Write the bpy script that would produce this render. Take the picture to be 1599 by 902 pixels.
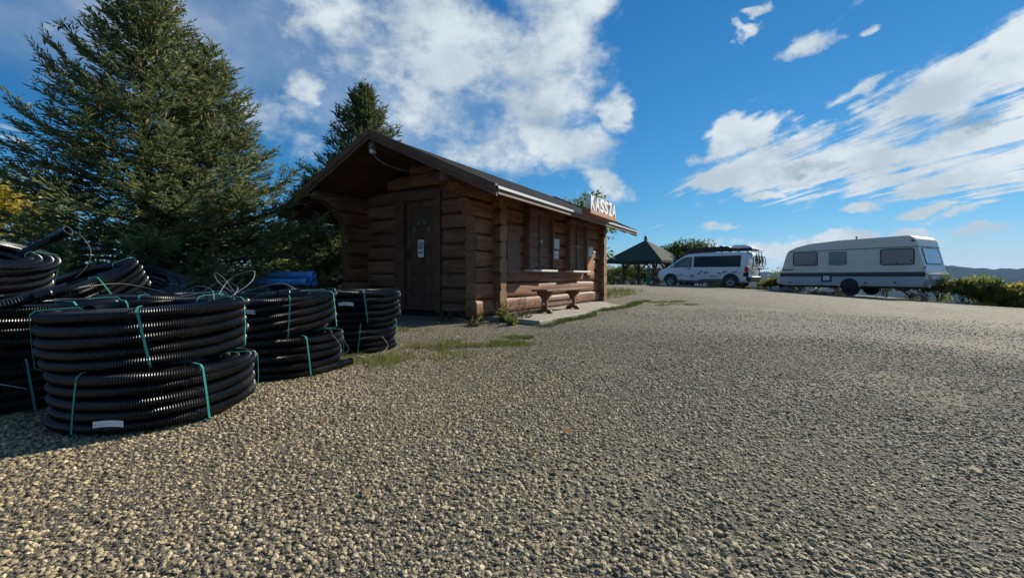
import bpy, bmesh, math, random
import numpy as np
from mathutils import Vector, Matrix

for o in list(bpy.data.objects):
    bpy.data.objects.remove(o)
SC = bpy.context.scene
COL = SC.collection
R = math.radians

# ------------------------------------------------------------------ camera
CAM_H = 0.75
F_PX, IMG_W, IMG_H, HORIZON = 700.0, 1599.0, 902.0, 432.0
cam_d = bpy.data.cameras.new('camera')
cam_d.sensor_width = 36.0
cam_d.lens = 36.0 * F_PX / IMG_W
cam_d.shift_y = -(IMG_H / 2 - HORIZON) / IMG_W
cam_d.clip_start, cam_d.clip_end = 0.05, 20000
cam = bpy.data.objects.new('camera', cam_d)
cam.location = (0, 0, CAM_H)
cam.rotation_euler = (R(90), 0, 0)
COL.objects.link(cam)
SC.camera = cam

# ------------------------------------------------------------------ sun, exposure
SUN_AZ, SUN_EL = 38.0, 27.5            # azimuth counted from +X towards +Y
sun_d = bpy.data.lights.new('sun', 'SUN')
sun_d.energy = 5.0
sun_d.angle = R(0.53)
sun_d.color = (1.0, 0.93, 0.80)
sun = bpy.data.objects.new('sun', sun_d)
_sd = Vector((math.cos(R(SUN_EL)) * math.cos(R(SUN_AZ)), math.cos(R(SUN_EL)) * math.sin(R(SUN_AZ)), math.sin(R(SUN_EL))))
sun.rotation_euler = _sd.to_track_quat('Z', 'Y').to_euler()
sun.location = (40, 22, 40)
COL.objects.link(sun)
SC.view_settings.view_transform = 'Standard'
SC.view_settings.look = 'None'
SC.view_settings.exposure = 0.55
SC.view_settings.gamma = 1.0
SC.view_settings.use_curve_mapping = False
SC.cycles.use_denoising = True
SC.cycles.max_bounces = 5
SC.cycles.diffuse_bounces = 2
SC.cycles.glossy_bounces = 2
SC.cycles.use_adaptive_sampling = True
SC.cycles.adaptive_threshold = 0.02
SC.cycles.transparent_max_bounces = 8
SC.cycles.volume_bounces = 0

# ------------------------------------------------------------------ world: sky with clouds
world = bpy.data.worlds.new('World')
SC.world = world
world.use_nodes = True
WN, WL = world.node_tree.nodes, world.node_tree.links
WN.clear()


def wnode(t, **kw):
    n = WN.new(t)
    for k, v in kw.items():
        setattr(n, k, v)
    return n


def wmath(op, a, b=None, c=None, clamp=False):
    n = wnode('ShaderNodeMath', operation=op, use_clamp=clamp)
    for i, s in enumerate((a, b, c)):
        if s is None:
            continue
        if isinstance(s, (int, float)):
            n.inputs[i].default_value = s
        else:
            WL.new(s, n.inputs[i])
    return n.outputs[0]


def wrange(v, a, b, lo=0.0, hi=1.0, smooth=True):
    n = wnode('ShaderNodeMapRange', interpolation_type='SMOOTHSTEP' if smooth else 'LINEAR')
    WL.new(v, n.inputs['Value'])
    for k, x in (('From Min', a), ('From Max', b), ('To Min', lo), ('To Max', hi)):
        n.inputs[k].default_value = x
    return n.outputs[0]


sky = wnode('ShaderNodeTexSky')
sky.sky_type = 'NISHITA'
sky.sun_disc = False
sky.sun_elevation = R(SUN_EL)
sky.sun_rotation = R(90 - SUN_AZ)
sky.altitude = 300
sky.air_density = 1.0
sky.dust_density = 0.0
sky.ozone_density = 6.0
tc = wnode('ShaderNodeTexCoord')
sep = wnode('ShaderNodeSeparateXYZ')
WL.new(tc.outputs['Generated'], sep.inputs[0])
dx, dy, dz = sep.outputs
azi = wmath('ARCTAN2', dx, dy)
ele = wmath('ARCSINE', dz)
comb = wnode('ShaderNodeCombineXYZ')
WL.new(azi, comb.inputs[0])
WL.new(ele, comb.inputs[1])
# ragged edges: the directions are warped by noise before the cloud shapes are laid out
def warp(vec, scale, amp, loc):
    mp_ = wnode('ShaderNodeMapping')
    mp_.inputs['Location'].default_value = loc
    mp_.inputs['Scale'].default_value = (1, 1, 1.5)
    WL.new(tc.outputs['Generated'], mp_.inputs['Vector'])
    n_ = wnode('ShaderNodeTexNoise')
    n_.inputs['Scale'].default_value = scale
    n_.inputs['Detail'].default_value = 7
    n_.inputs['Roughness'].default_value = 0.62
    WL.new(mp_.outputs[0], n_.inputs['Vector'])
    s_ = wnode('ShaderNodeVectorMath', operation='SUBTRACT')
    WL.new(n_.outputs['Color'], s_.inputs[0])
    s_.inputs[1].default_value = (0.5, 0.5, 0.5)
    m_ = wnode('ShaderNodeVectorMath', operation='MULTIPLY_ADD')
    WL.new(s_.outputs[0], m_.inputs[0])
    m_.inputs[1].default_value = (amp, amp * 0.6, 0)
    WL.new(vec, m_.inputs[2])
    return m_.outputs[0]


AE = warp(warp(comb.outputs[0], 4.0, 0.14, (0.3, 1.7, 0.2)), 13.0, 0.12, (2.3, 0.4, 5.2))
# coordinates on a flat cloud layer
zc = wmath('MAXIMUM', dz, 0.03)
pl = wnode('ShaderNodeCombineXYZ')
WL.new(wmath('DIVIDE', dx, zc), pl.inputs[0])
WL.new(wmath('DIVIDE', dy, zc), pl.inputs[1])


def wnoise(vec, scale, detail=8, rough=0.6, stretch=None, loc=(0, 0, 0), dist=0.0):
    if stretch is not None:
        m = wnode('ShaderNodeMapping')
        m.inputs['Scale'].default_value = stretch
        m.inputs['Location'].default_value = loc
        WL.new(vec, m.inputs['Vector'])
        vec = m.outputs[0]
    n = wnode('ShaderNodeTexNoise')
    n.inputs['Scale'].default_value = scale
    n.inputs['Detail'].default_value = detail
    n.inputs['Roughness'].default_value = rough
    n.inputs['Distortion'].default_value = dist
    WL.new(vec, n.inputs['Vector'])
    return n.outputs[0]


def blob_field(blobs):
    acc = None
    for (px, py, rx, ry, rot, w) in blobs:
        az = math.atan2(px - 799.5, 700.0)
        el = math.atan((432.0 - py) / 700.0 * math.cos(az))
        k = math.cos(az)
        m = wnode('ShaderNodeMapping', vector_type='TEXTURE')
        m.inputs['Location'].default_value = (az, el, 0)
        m.inputs['Rotation'].default_value = (0, 0, R(rot))
        m.inputs['Scale'].default_value = (rx / 700.0 * k * k, ry / 700.0 * k, 1)
        WL.new(AE, m.inputs['Vector'])
        ln = wnode('ShaderNodeVectorMath', operation='LENGTH')
        WL.new(m.outputs[0], ln.inputs[0])
        v = wrange(ln.outputs['Value'], 0.25, 1.5, w, 0.0)
        acc = v if acc is None else wmath('MAXIMUM', acc, v)
    return acc


n_puff = wnoise(tc.outputs['Generated'], 5.0, 10, 0.62, (1, 1, 1.5), (3.1, 0.7, 1.2), 0.0)
n_fine = wnoise(tc.outputs['Generated'], 16.0, 8, 0.6, (1, 1, 1.4), (1.3, 5.2, 0.4), 0.0)
n_streak = wnoise(pl.outputs[0], 1.7, 9, 0.62, (2.3, 0.40, 1), (0.35, 0.2, 0), 0.4)
cumul = blob_field([
    (840, 120, 135, 120, 0, 1.0), (700, 70, 200, 100, -10, 0.95), (880, 225, 120, 52, -12, 1.0),
    (975, 175, 42, 42, 0, 0.95), (955, 285, 62, 26, -35, 0.85), (560, 60, 200, 100, 0, 0.80),
    (470, 135, 52, 40, 0, 0.80), (720, 190, 180, 75, -25, 0.86), (420, 180, 130, 70, 0, 0.60),
    (860, 10, 110, 60, 0, 0.86), (130, 60, 200, 60, 20, 0.55), (350, 20, 210, 70, 0, 0.58),
    (1160, 54, 22, 15, 0, 0.86), (1266, 68, 66, 20, 10, 0.92), (1362, 42, 26, 13, 10, 0.84),
    (1186, 20, 26, 10, 0, 0.8),
    (1192, 309, 38, 11, 0, 1.0), (1150, 350, 20, 5, 0, 0.7), (1350, 318, 44, 9, 0, 1.0), (1440, 326, 64, 11, 0, 1.0),
    (1300, 368, 95, 15, 4, 1.2), (1430, 362, 65, 14, 0, 1.2), (1560, 362, 65, 14, 10, 1.15), (1220, 388, 95, 17, 0, 1.0), (1500, 335, 60, 10, 0, 0.9), (1120, 352, 40, 8, 0, 0.85),
    (1550, 402, 150, 16, 0, 0.85), (1100, 378, 60, 10, 0, 0.7)])
streaks = blob_field([
    (1470, 165, 270, 58, 22, 1.02), (1560, 235, 190, 75, 10, 1.05), (1350, 235, 240, 48, 12, 1.0),
    (1210, 270, 160, 34, 2, 1.12), (1165, 215, 60, 44, 0, 1.05), (1250, 240, 120, 40, 10, 1.0), (1450, 265, 160, 40, 6, 1.1), (1580, 90, 160, 45, 24, 0.85),
    (1560, 305, 80, 22, 12, 0.85), (1340, 145, 90, 18, 18, 0.85)])
outside = wrange(wmath('ABSOLUTE', azi), 0.86, 1.15, 0.0, 0.48)
high = wrange(ele, 0.62, 0.80, 0.0, 0.48)
general = wmath('MAXIMUM', outside, high)
cum2 = wmath('MAXIMUM', cumul, general)
puff = wmath('ADD', wmath('MULTIPLY', n_puff, 0.62), wmath('MULTIPLY', n_fine, 0.38))
d1 = wmath('ADD', cum2, wmath('MULTIPLY', wmath('SUBTRACT', puff, 0.5), 2.3))
st = wmath('ADD', wmath('MULTIPLY', n_streak, 0.68), wmath('MULTIPLY', n_fine, 0.32))
d2 = wmath('ADD', streaks, wmath('MULTIPLY', wmath('SUBTRACT', st, 0.5), 4.0))
a1 = wrange(d1, 0.36, 1.02)
a2 = wrange(d2, 0.34, 0.95)
veil = blob_field([(330, 60, 330, 75, 8, 0.5), (620, 150, 200, 80, -10, 0.5), (1430, 405, 380, 40, 0, 0.72)])
alpha = wmath('MAXIMUM', wmath('MAXIMUM', a1, a2), wmath('MULTIPLY', veil, wrange(n_puff, 0.25, 0.75, 0.45, 1.0)))
alpha = wmath('MULTIPLY', alpha, wrange(ele, 0.0, 0.05, 0.35, 1.0))
grey = blob_field([(850, 183, 62, 26, -6, 0.85), (1530, 197, 56, 20, 10, 1.0), (1256, 262, 75, 11, 4, 0.85), (690, 110, 120, 40, 0, 0.45), (1240, 283, 90, 8, 0, 0.4)])
gsh = wmath('MULTIPLY', grey, wrange(n_fine, 0.3, 0.62, 0.5, 1.0))
gsh = wmath('MAXIMUM', gsh, wmath('MULTIPLY', wrange(n_puff, 0.66, 0.40, 0.0, 0.55), 1.0), clamp=True)
ccol = wnode('ShaderNodeMix', data_type='RGBA')
WL.new(gsh, ccol.inputs['Factor'])
CLOUD_L, CLOUD_D = (7.2, 7.9, 8.3, 1), (2.7, 3.9, 4.9, 1)
ccol.inputs['A'].default_value = CLOUD_L
ccol.inputs['B'].default_value = CLOUD_D
mixc = wnode('ShaderNodeMix', data_type='RGBA')
WL.new(alpha, mixc.inputs['Factor'])
# colour response of the camera's sky: per-channel power applied evenly to the whole sky
skys = wnode('ShaderNodeSeparateColor')
WL.new(sky.outputs[0], skys.inputs[0])
skyc = wnode('ShaderNodeCombineColor')
for i_, (k_, g_) in enumerate(((0.715, 1.427), (0.71, 0.893), (0.80, 0.714))):
    WL.new(wmath('MULTIPLY', wmath('POWER', wmath('MULTIPLY', skys.outputs[i_], 0.1), g_), 10 * k_), skyc.inputs[i_])
WL.new(skyc.outputs[0], mixc.inputs['A'])
WL.new(ccol.outputs['Result'], mixc.inputs['B'])
bg = wnode('ShaderNodeBackground')
bg.inputs['Strength'].default_value = 0.072
WL.new(mixc.outputs['Result'], bg.inputs['Color'])
wo = wnode('ShaderNodeOutputWorld')
WL.new(bg.outputs[0], wo.inputs['Surface'])
world.cycles.sampling_method = 'MANUAL'
world.cycles.sample_map_resolution = 512


# ------------------------------------------------------------------ helpers
def smooth(a, b, x):
    t = min(1.0, max(0.0, (x - a) / (b - a)))
    return t * t * (3 - 2 * t)


def tag(o, label=None, cat=None, group=None, kind=None):
    for k, v in (('label', label), ('category', cat), ('group', group), ('kind', kind)):
        if v:
            o[k] = v
    return o


def empty(name, loc=(0, 0, 0), rz=0.0, parent=None):
    o = bpy.data.objects.new(name, None)
    COL.objects.link(o)
    o.location = loc
    o.rotation_euler = (0, 0, rz)
    o.empty_display_size = 0.1
    if parent:
        o.parent = parent
    return o


def link(name, me, parent=None, loc=(0, 0, 0), rot=(0, 0, 0)):
    o = bpy.data.objects.new(name, me)
    COL.objects.link(o)
    o.location = loc
    o.rotation_euler = rot
    if parent:
        o.parent = parent
    return o


class MB:
    """collects shapes and links them as one mesh object"""

    def __init__(self):
        self.v, self.f, self.mi = [], [], []
        self.cur = 0

    def add(self, verts, faces):
        b = len(self.v)
        self.v += [tuple(p) for p in verts]
        self.f += [tuple(i + b for i in q) for q in faces]
        self.mi += [self.cur] * len(faces)
        return self

    def box(self, x0, x1, y0, y1, z0, z1, m=None):
        vs = [Vector((x, y, z)) for x in (x0, x1) for y in (y0, y1) for z in (z0, z1)]
        if m is not None:
            vs = [m @ p for p in vs]
        return self.add(vs, [(0, 1, 3, 2), (4, 6, 7, 5), (0, 4, 5, 1), (2, 3, 7, 6), (0, 2, 6, 4), (1, 5, 7, 3)])

    def bar(self, p, q, w, h, up=(0, 0, 1)):
        """square bar from p to q"""
        p, q = Vector(p), Vector(q)
        d = (q - p)
        L = d.length
        d.normalize()
        up = Vector(up)
        if abs(d.dot(up)) > 0.98:
            up = Vector((1, 0, 0))
        s = d.cross(up).normalized()
        u = s.cross(d)
        m = Matrix((s, d, u)).transposed().to_4x4()
        m.translation = p
        return self.box(-w / 2, w / 2, 0, L, -h / 2, h / 2, m)

    def rings(self, rings, closed=False, cap=True):
        n = len(rings[0])
        vs = [p for r in rings for p in r]
        fs = []
        m = len(rings)
        for i in range(m if closed else m - 1):
            a, b = i * n, ((i + 1) % m) * n
            for k in range(n):
                fs.append((a + k, a + (k + 1) % n, b + (k + 1) % n, b + k))
        if cap and not closed:
            fs.append(tuple(range(n - 1, -1, -1)))
            fs.append(tuple((m - 1) * n + k for k in range(n)))
        return self.add(vs, fs)

    def tube(self, path, r, n=8, closed=False, cap=True):
        P = [Vector(p) for p in path]
        m = len(P)
        rs = r if isinstance(r, (list, tuple)) else [r] * m
        rings = []
        ref = None
        for i in range(m):
            if closed:
                d = P[(i + 1) % m] - P[i - 1]
            else:
                d = P[min(i + 1, m - 1)] - P[max(i - 1, 0)]
            d.normalize()
            if ref is None:
                ref = Vector((0, 0, 1)) if abs(d.z) < 0.9 else Vector((1, 0, 0))
            s = d.cross(ref)
            if s.length < 1e-5:
                s = d.cross(Vector((0.3, 1, 0.2)))
            s.normalize()
            u = s.cross(d)
            ref = u
            rings.append([P[i] + rs[i] * (math.cos(t) * s + math.sin(t) * u) for t in [2 * math.pi * k / n for k in range(n)]])
        return self.rings(rings, closed, cap)

    def prism(self, poly, y0, y1, m=None):
        """polygon in (x, z) extruded along y"""
        n = len(poly)
        vs = [Vector((x, y0, z)) for x, z in poly] + [Vector((x, y1, z)) for x, z in poly]
        if m is not None:
            vs = [m @ p for p in vs]
        fs = [tuple(range(n)), tuple(range(2 * n - 1, n - 1, -1))]
        for k in range(n):
            fs.append((k, n + k, n + (k + 1) % n, (k + 1) % n))
        return self.add(vs, fs)

    def lathe(self, prof, n=24, m=None):
        """profile (r, z) about z"""
        vs, fs = [], []
        for (r, z) in prof:
            for k in range(n):
                t = 2 * math.pi * k / n
                vs.append(Vector((r * math.cos(t), r * math.sin(t), z)))
        if m is not None:
            vs = [m @ p for p in vs]
        for i in range(len(prof) - 1):
            for k in range(n):
                fs.append((i * n + k, i * n + (k + 1) % n, (i + 1) * n + (k + 1) % n, (i + 1) * n + k))
        return self.add(vs, fs)

    def mesh(self, name, mats, smooth_angle=None, bevel=0.0):
        me = bpy.data.meshes.new(name)
        me.from_pydata(self.v, [], self.f)
        mats = mats if isinstance(mats, (list, tuple)) else [mats]
        for m in mats:
            me.materials.append(m)
        if any(self.mi):
            me.polygons.foreach_set('material_index', self.mi)
        bm = bmesh.new()
        bm.from_mesh(me)
        bmesh.ops.recalc_face_normals(bm, faces=bm.faces)
        if bevel > 0:
            es = [e for e in bm.edges if len(e.link_faces) == 2 and e.calc_face_angle(0) > 0.5]
            bmesh.ops.bevel(bm, geom=es, offset=bevel, segments=2 if bevel > 0.02 else 1, affect='EDGES', clamp_overlap=True)
        bm.to_mesh(me)
        bm.free()
        if smooth_angle is not None:
            me.polygons.foreach_set('use_smooth', [True] * len(me.polygons))
            me.set_sharp_from_angle(angle=R(smooth_angle))
        me.update()
        return me

    def build(self, name, mats, parent=None, loc=(0, 0, 0), rot=(0, 0, 0), smooth_angle=None, bevel=0.0):
        return link(name, self.mesh(name, mats, smooth_angle, bevel), parent, loc, rot)


def fast_mesh(name, V, F, mat, smooth_all=False, tint=None):
    """V (n,3), F (m,k) numpy arrays; tint: one value for each face"""
    me = bpy.data.meshes.new(name)
    V = np.asarray(V, np.float32)
    F = np.asarray(F, np.int32)
    m, k = F.shape
    me.vertices.add(len(V))
    me.vertices.foreach_set('co', V.ravel())
    me.loops.add(m * k)
    me.loops.foreach_set('vertex_index', F.ravel())
    me.polygons.add(m)
    me.polygons.foreach_set('loop_start', np.arange(0, m * k, k, dtype=np.int32))
    me.polygons.foreach_set('loop_total', np.full(m, k, np.int32))
    if smooth_all:
        me.polygons.foreach_set('use_smooth', np.ones(m, bool))
    me.materials.append(mat)
    me.update(calc_edges=True)
    if tint is not None:
        at = me.attributes.new('tint', 'FLOAT', 'FACE')
        at.data.foreach_set('value', np.asarray(tint, np.float32))
    return me


# ------------------------------------------------------------------ materials
def new_mat(name):
    m = bpy.data.materials.new(name)
    m.use_nodes = True
    nt = m.node_tree
    return m, nt, nt.nodes['Principled BSDF']


def mapping(nt, scale=(1, 1, 1), coord='Object'):
    t = nt.nodes.new('ShaderNodeTexCoord')
    mp = nt.nodes.new('ShaderNodeMapping')
    mp.inputs['Scale'].default_value = scale
    nt.links.new(t.outputs[coord], mp.inputs['Vector'])
    return mp.outputs[0]


def nz(nt, vec, scale, detail=5, rough=0.55, dist=0.0):
    n = nt.nodes.new('ShaderNodeTexNoise')
    n.inputs['Scale'].default_value = scale
    n.inputs['Detail'].default_value = detail
    n.inputs['Roughness'].default_value = rough
    n.inputs['Distortion'].default_value = dist
    if vec is not None:
        nt.links.new(vec, n.inputs['Vector'])
    return n.outputs[0]


def ramp(nt, fac, stops):
    r = nt.nodes.new('ShaderNodeValToRGB')
    el = r.color_ramp.elements
    while len(el) < len(stops):
        el.new(0.5)
    for e, (p, c) in zip(el, stops):
        e.position = p
        e.color = (*c, 1) if len(c) == 3 else c
    nt.links.new(fac, r.inputs[0])
    return r.outputs[0]


def mixc_(nt, fac, a, b, mode='MIX'):
    n = nt.nodes.new('ShaderNodeMix')
    n.data_type = 'RGBA'
    n.blend_type = mode
    for key, v in (('Factor', fac), ('A', a), ('B', b)):
        if isinstance(v, (int, float)):
            n.inputs[key].default_value = v
        elif isinstance(v, tuple):
            n.inputs[key].default_value = (*v, 1) if len(v) == 3 else v
        else:
            nt.links.new(v, n.inputs[key])
    return n.outputs['Result']


def mth(nt, op, a, b=None, clamp=False):
    n = nt.nodes.new('ShaderNodeMath')
    n.operation = op
    n.use_clamp = clamp
    for i, s in enumerate((a, b)):
        if s is None:
            continue
        if isinstance(s, (int, float)):
            n.inputs[i].default_value = s
        else:
            nt.links.new(s, n.inputs[i])
    return n.outputs[0]


def mrange(nt, v, a, b, lo=0.0, hi=1.0):
    n = nt.nodes.new('ShaderNodeMapRange')
    n.interpolation_type = 'SMOOTHSTEP'
    nt.links.new(v, n.inputs['Value'])
    for k, x in (('From Min', a), ('From Max', b), ('To Min', lo), ('To Max', hi)):
        n.inputs[k].default_value = x
    return n.outputs[0]


def bump(nt, b, h, strength=0.3, dist=0.01):
    n = nt.nodes.new('ShaderNodeBump')
    n.inputs['Strength'].default_value = strength
    n.inputs['Distance'].default_value = dist
    nt.links.new(h, n.inputs['Height'])
    nt.links.new(n.outputs[0], b.inputs['Normal'])


def plain(name, col, rough=0.5, metal=0.0, vary=0.12, scale=8.0, bumpy=0.0, spec=None):
    """plain paint or plastic with faint dirt"""
    m, nt, b = new_mat(name)
    n = nz(nt, mapping(nt), scale, 6, 0.6)
    d = tuple(c * (1 - vary) for c in col)
    l = tuple(min(1, c * (1 + vary)) for c in col)
    nt.links.new(ramp(nt, n, [(0.3, d), (0.7, l)]), b.inputs['Base Color'])
    b.inputs['Roughness'].default_value = rough
    b.inputs['Metallic'].default_value = metal
    if spec is not None:
        b.inputs['Specular IOR Level'].default_value = spec
    if bumpy:
        bump(nt, b, nz(nt, mapping(nt), scale * 6, 4), bumpy, 0.01)
    return m


def wood(name, dark, light, rough=0.6, grain=(1.2, 22, 22), var=0.35, knots=True, cracks=0.5):
    """grain runs along local x; hue shifts from piece to piece"""
    m, nt, b = new_mat(name)
    oi = nt.nodes.new('ShaderNodeObjectInfo')
    t = nt.nodes.new('ShaderNodeTexCoord')
    add = nt.nodes.new('ShaderNodeVectorMath')
    add.operation = 'ADD'
    nt.links.new(t.outputs['Object'], add.inputs[0])
    off = nt.nodes.new('ShaderNodeVectorMath')
    off.operation = 'SCALE'
    off.inputs[0].default_value = (37, 11, 23)
    nt.links.new(oi.outputs['Random'], off.inputs['Scale'])
    nt.links.new(off.outputs[0], add.inputs[1])
    mp = nt.nodes.new('ShaderNodeMapping')
    mp.inputs['Scale'].default_value = grain
    nt.links.new(add.outputs[0], mp.inputs['Vector'])
    g = nz(nt, mp.outputs[0], 1.0, 7, 0.65, 0.6)
    mp2 = nt.nodes.new('ShaderNodeMapping')
    mp2.inputs['Scale'].default_value = (0.9, 3, 3)
    nt.links.new(add.outputs[0], mp2.inputs['Vector'])
    big = nz(nt, mp2.outputs[0], 1.3, 4, 0.6)
    col = ramp(nt, g, [(0.25, dark), (0.75, light)])
    col = mixc_(nt, mrange(nt, big, 0.38, 0.75, 0.0, 0.6), col, tuple(c * 0.55 for c in dark))
    hsv = nt.nodes.new('ShaderNodeHueSaturation')
    nt.links.new(col, hsv.inputs['Color'])
    vm = nt.nodes.new('ShaderNodeMapRange')
    nt.links.new(oi.outputs['Random'], vm.inputs['Value'])
    vm.inputs['To Min'].default_value = 1 - var / 2
    vm.inputs['To Max'].default_value = 1 + var / 2
    nt.links.new(vm.outputs[0], hsv.inputs['Value'])
    col = hsv.outputs[0]
    if knots:
        v = nt.nodes.new('ShaderNodeTexVoronoi')
        v.inputs['Scale'].default_value = 1.0
        mp3 = nt.nodes.new('ShaderNodeMapping')
        mp3.inputs['Scale'].default_value = (2.6, 7, 7)
        nt.links.new(add.outputs[0], mp3.inputs['Vector'])
        nt.links.new(mp3.outputs[0], v.inputs['Vector'])
        col = mixc_(nt, mrange(nt, v.outputs['Distance'], 0.16, 0.08, 0.0, 0.7), col, tuple(c * 0.4 for c in dark))
    mp4 = nt.nodes.new('ShaderNodeMapping')
    mp4.inputs['Scale'].default_value = (0.5, 34, 34)
    nt.links.new(add.outputs[0], mp4.inputs['Vector'])
    cr = nz(nt, mp4.outputs[0], 1.0, 5, 0.6)
    col = mixc_(nt, mrange(nt, cr, 0.40, 0.35, 0.0, 0.75), col, tuple(c * 0.25 for c in dark))
    # grey weathering in streaks along the grain
    mp5 = nt.nodes.new('ShaderNodeMapping')
    mp5.inputs['Scale'].default_value = (0.7, 9, 9)
    nt.links.new(add.outputs[0], mp5.inputs['Vector'])
    wg = nz(nt, mp5.outputs[0], 1.0, 6, 0.65)
    gv = (dark[0] + light[0]) * 0.38
    col = mixc_(nt, mrange(nt, wg, 0.55, 0.75, 0.0, 0.30), col, (gv, gv * 0.82, gv * 0.68))
    nt.links.new(col, b.inputs['Base Color'])
    b.inputs['Roughness'].default_value = rough
    b.inputs['Specular IOR Level'].default_value = 0.25
    bump(nt, b, mth(nt, 'ADD', g, mrange(nt, cr, 0.34, 0.42, 0.0, 1.0)), cracks, 0.006)
    return m


def leaf_mat(name, stops, trans=0.3, rough=0.55):
    m, nt, b = new_mat(name)
    at = nt.nodes.new('ShaderNodeAttribute')
    at.attribute_name = 'tint'
    col = ramp(nt, at.outputs['Fac'], stops)
    nt.links.new(col, b.inputs['Base Color'])
    b.inputs['Roughness'].default_value = rough
    b.inputs['Specular IOR Level'].default_value = 0.12
    if trans:
        tr = nt.nodes.new('ShaderNodeBsdfTranslucent')
        nt.links.new(col, tr.inputs['Color'])
        mx = nt.nodes.new('ShaderNodeMixShader')
        mx.inputs[0].default_value = trans
        nt.links.new(b.outputs[0], mx.inputs[1])
        nt.links.new(tr.outputs[0], mx.inputs[2])
        nt.links.new(mx.outputs[0], nt.nodes['Material Output'].inputs['Surface'])
    return m


M = {}
M['log'] = wood('log_wood', (0.11, 0.044, 0.025), (0.36, 0.178, 0.094))
M['log_end'] = wood('log_end_wood', (0.18, 0.10, 0.043), (0.34, 0.205, 0.09), grain=(30, 5, 5), knots=False)
M['brown'] = wood('brown_stained_wood', (0.13, 0.068, 0.046), (0.27, 0.155, 0.11), knots=False)
M['door'] = wood('door_wood', (0.10, 0.044, 0.026), (0.19, 0.092, 0.055), knots=False, rough=0.45)
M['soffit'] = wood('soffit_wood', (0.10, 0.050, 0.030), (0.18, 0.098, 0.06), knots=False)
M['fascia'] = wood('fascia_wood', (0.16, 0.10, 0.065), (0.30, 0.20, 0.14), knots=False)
M['bench'] = wood('bench_wood', (0.12, 0.062, 0.036), (0.25, 0.145, 0.09), knots=False)
M['orange'] = wood('varnished_orange_wood', (0.36, 0.15, 0.04), (0.52, 0.25, 0.08), knots=False, var=0.1)
M['signplank'] = wood('sign_plank_wood', (0.30, 0.13, 0.055), (0.42, 0.20, 0.09), knots=False, var=0.1)
M['grey_wood'] = wood('grey_weathered_wood', (0.09, 0.075, 0.06), (0.2, 0.17, 0.14), knots=False)
M['sill'] = plain('pale_sill_paint', (0.62, 0.58, 0.54), 0.6, vary=0.15)
M['metal_strip'] = plain('galvanised_strip', (0.34, 0.36, 0.39), 0.6, 0.3, 0.08)
M['bitumen'] = plain('bitumen_roofing', (0.020, 0.020, 0.022), 1.0, vary=0.3, scale=30, bumpy=0.2, spec=0.05)
M['letter'] = plain('white_foam_letter', (0.80, 0.79, 0.77), 0.8, vary=0.05)
M['pipe'] = plain('black_plastic_pipe', (0.008, 0.008, 0.009), 0.34, vary=0.3, scale=5, spec=0.5)
_m, _nt, _b = new_mat('dusty_black_pipe')
_n = nz(_nt, mapping(_nt), 3.0, 6, 0.7)
_n2 = nz(_nt, mapping(_nt, (1, 1, 1), 'Generated'), 40.0, 4, 0.7)
_d = mth(_nt, 'MULTIPLY', mrange(_nt, _n, 0.45, 0.75, 0.0, 0.6), mrange(_nt, _n2, 0.3, 0.7, 0.4, 1.0))
_nt.links.new(mixc_(_nt, _d, (0.007, 0.007, 0.008), (0.045, 0.042, 0.036)), _b.inputs['Base Color'])
_nt.links.new(mrange(_nt, _d, 0.0, 0.6, 0.30, 0.55), _b.inputs['Roughness'])
M['pipe'] = _m
M['strap'] = plain('turquoise_strap', (0.03, 0.30, 0.25), 0.45, vary=0.15)
M['cord'] = plain('white_draw_cord', (0.40, 0.40, 0.38), 0.6)
M['white_plastic'] = plain('white_plastic', (0.72, 0.73, 0.74), 0.4, vary=0.05)
M['bark'] = plain('bark', (0.07, 0.05, 0.035), 0.9, vary=0.4, scale=20, bumpy=0.6)
M['steel'] = plain('brushed_steel', (0.45, 0.45, 0.46), 0.35, 1.0)
M['black'] = plain('black_trim', (0.014, 0.014, 0.015), 0.55, vary=0.2)
M['rubber'] = plain('tyre_rubber', (0.018, 0.018, 0.018), 0.85, vary=0.25)
M['glass_dark'] = plain('tinted_glass', (0.012, 0.014, 0.017), 0.06, vary=0.05, spec=0.8)

# ------------------------------------------------------------------ terrain
rnd = random.Random(7)


def gz(x, y):
    """height of the ground"""
    z = 0.017 * max(0.0, min(y, 26.0) - 9.0)
    z -= 0.05 * math.exp(-((x - 0.3) ** 2 + (y - 6.5) ** 2) / 1.0)
    z -= 0.06 * max(0.0, x - 10.0) * smooth(6, 16, y)
    if y > 26:
        z -= 0.16 * min(y - 26, 4) + 0.03 * max(0, y - 30)
    d = x - (10.6 + 0.45 * max(y, 0))
    if d > 0 and y > 0:
        z -= 0.28 * min(d, 12) + 0.12 * max(0, d - 12)
    z += 0.012 * math.sin(1.9 * x + 0.7 * y) * math.sin(1.3 * y - 0.5 * x) * smooth(0.5, 3, math.hypot(x, y))
    return z


def terrain(x, y):
    r = math.hypot(x, y)
    if r < 60:
        return gz(x, y)
    th = math.atan2(x, y)
    k = 60 / r
    z0 = gz(x * k, y * k)
    z = max(z0, -8) - 130 * smooth(60, 900, r)
    top = 44 + 10 * math.sin(th * 7 + 1.0) + 6 * math.sin(th * 17 + 2.2) + 3.0 * math.sin(th * 43) + 2.0 * math.sin(th * 83 + 1) + 2.2 * math.sin(th * 197 + 2 * math.sin(th * 61)) + 1.6 * math.sin(th * 331 + 3 * math.sin(th * 90))
    z += (130 + top) * smooth(1300, 3000, r)
    if r > 3000:
        z += (r - 3000) * 0.004
    z += smooth(200, 900, r) * (6 * math.sin(x * 0.011) * math.sin(y * 0.013 + 1) + 3 * math.sin(x * 0.031 + y * 0.02))
    return z


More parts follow.
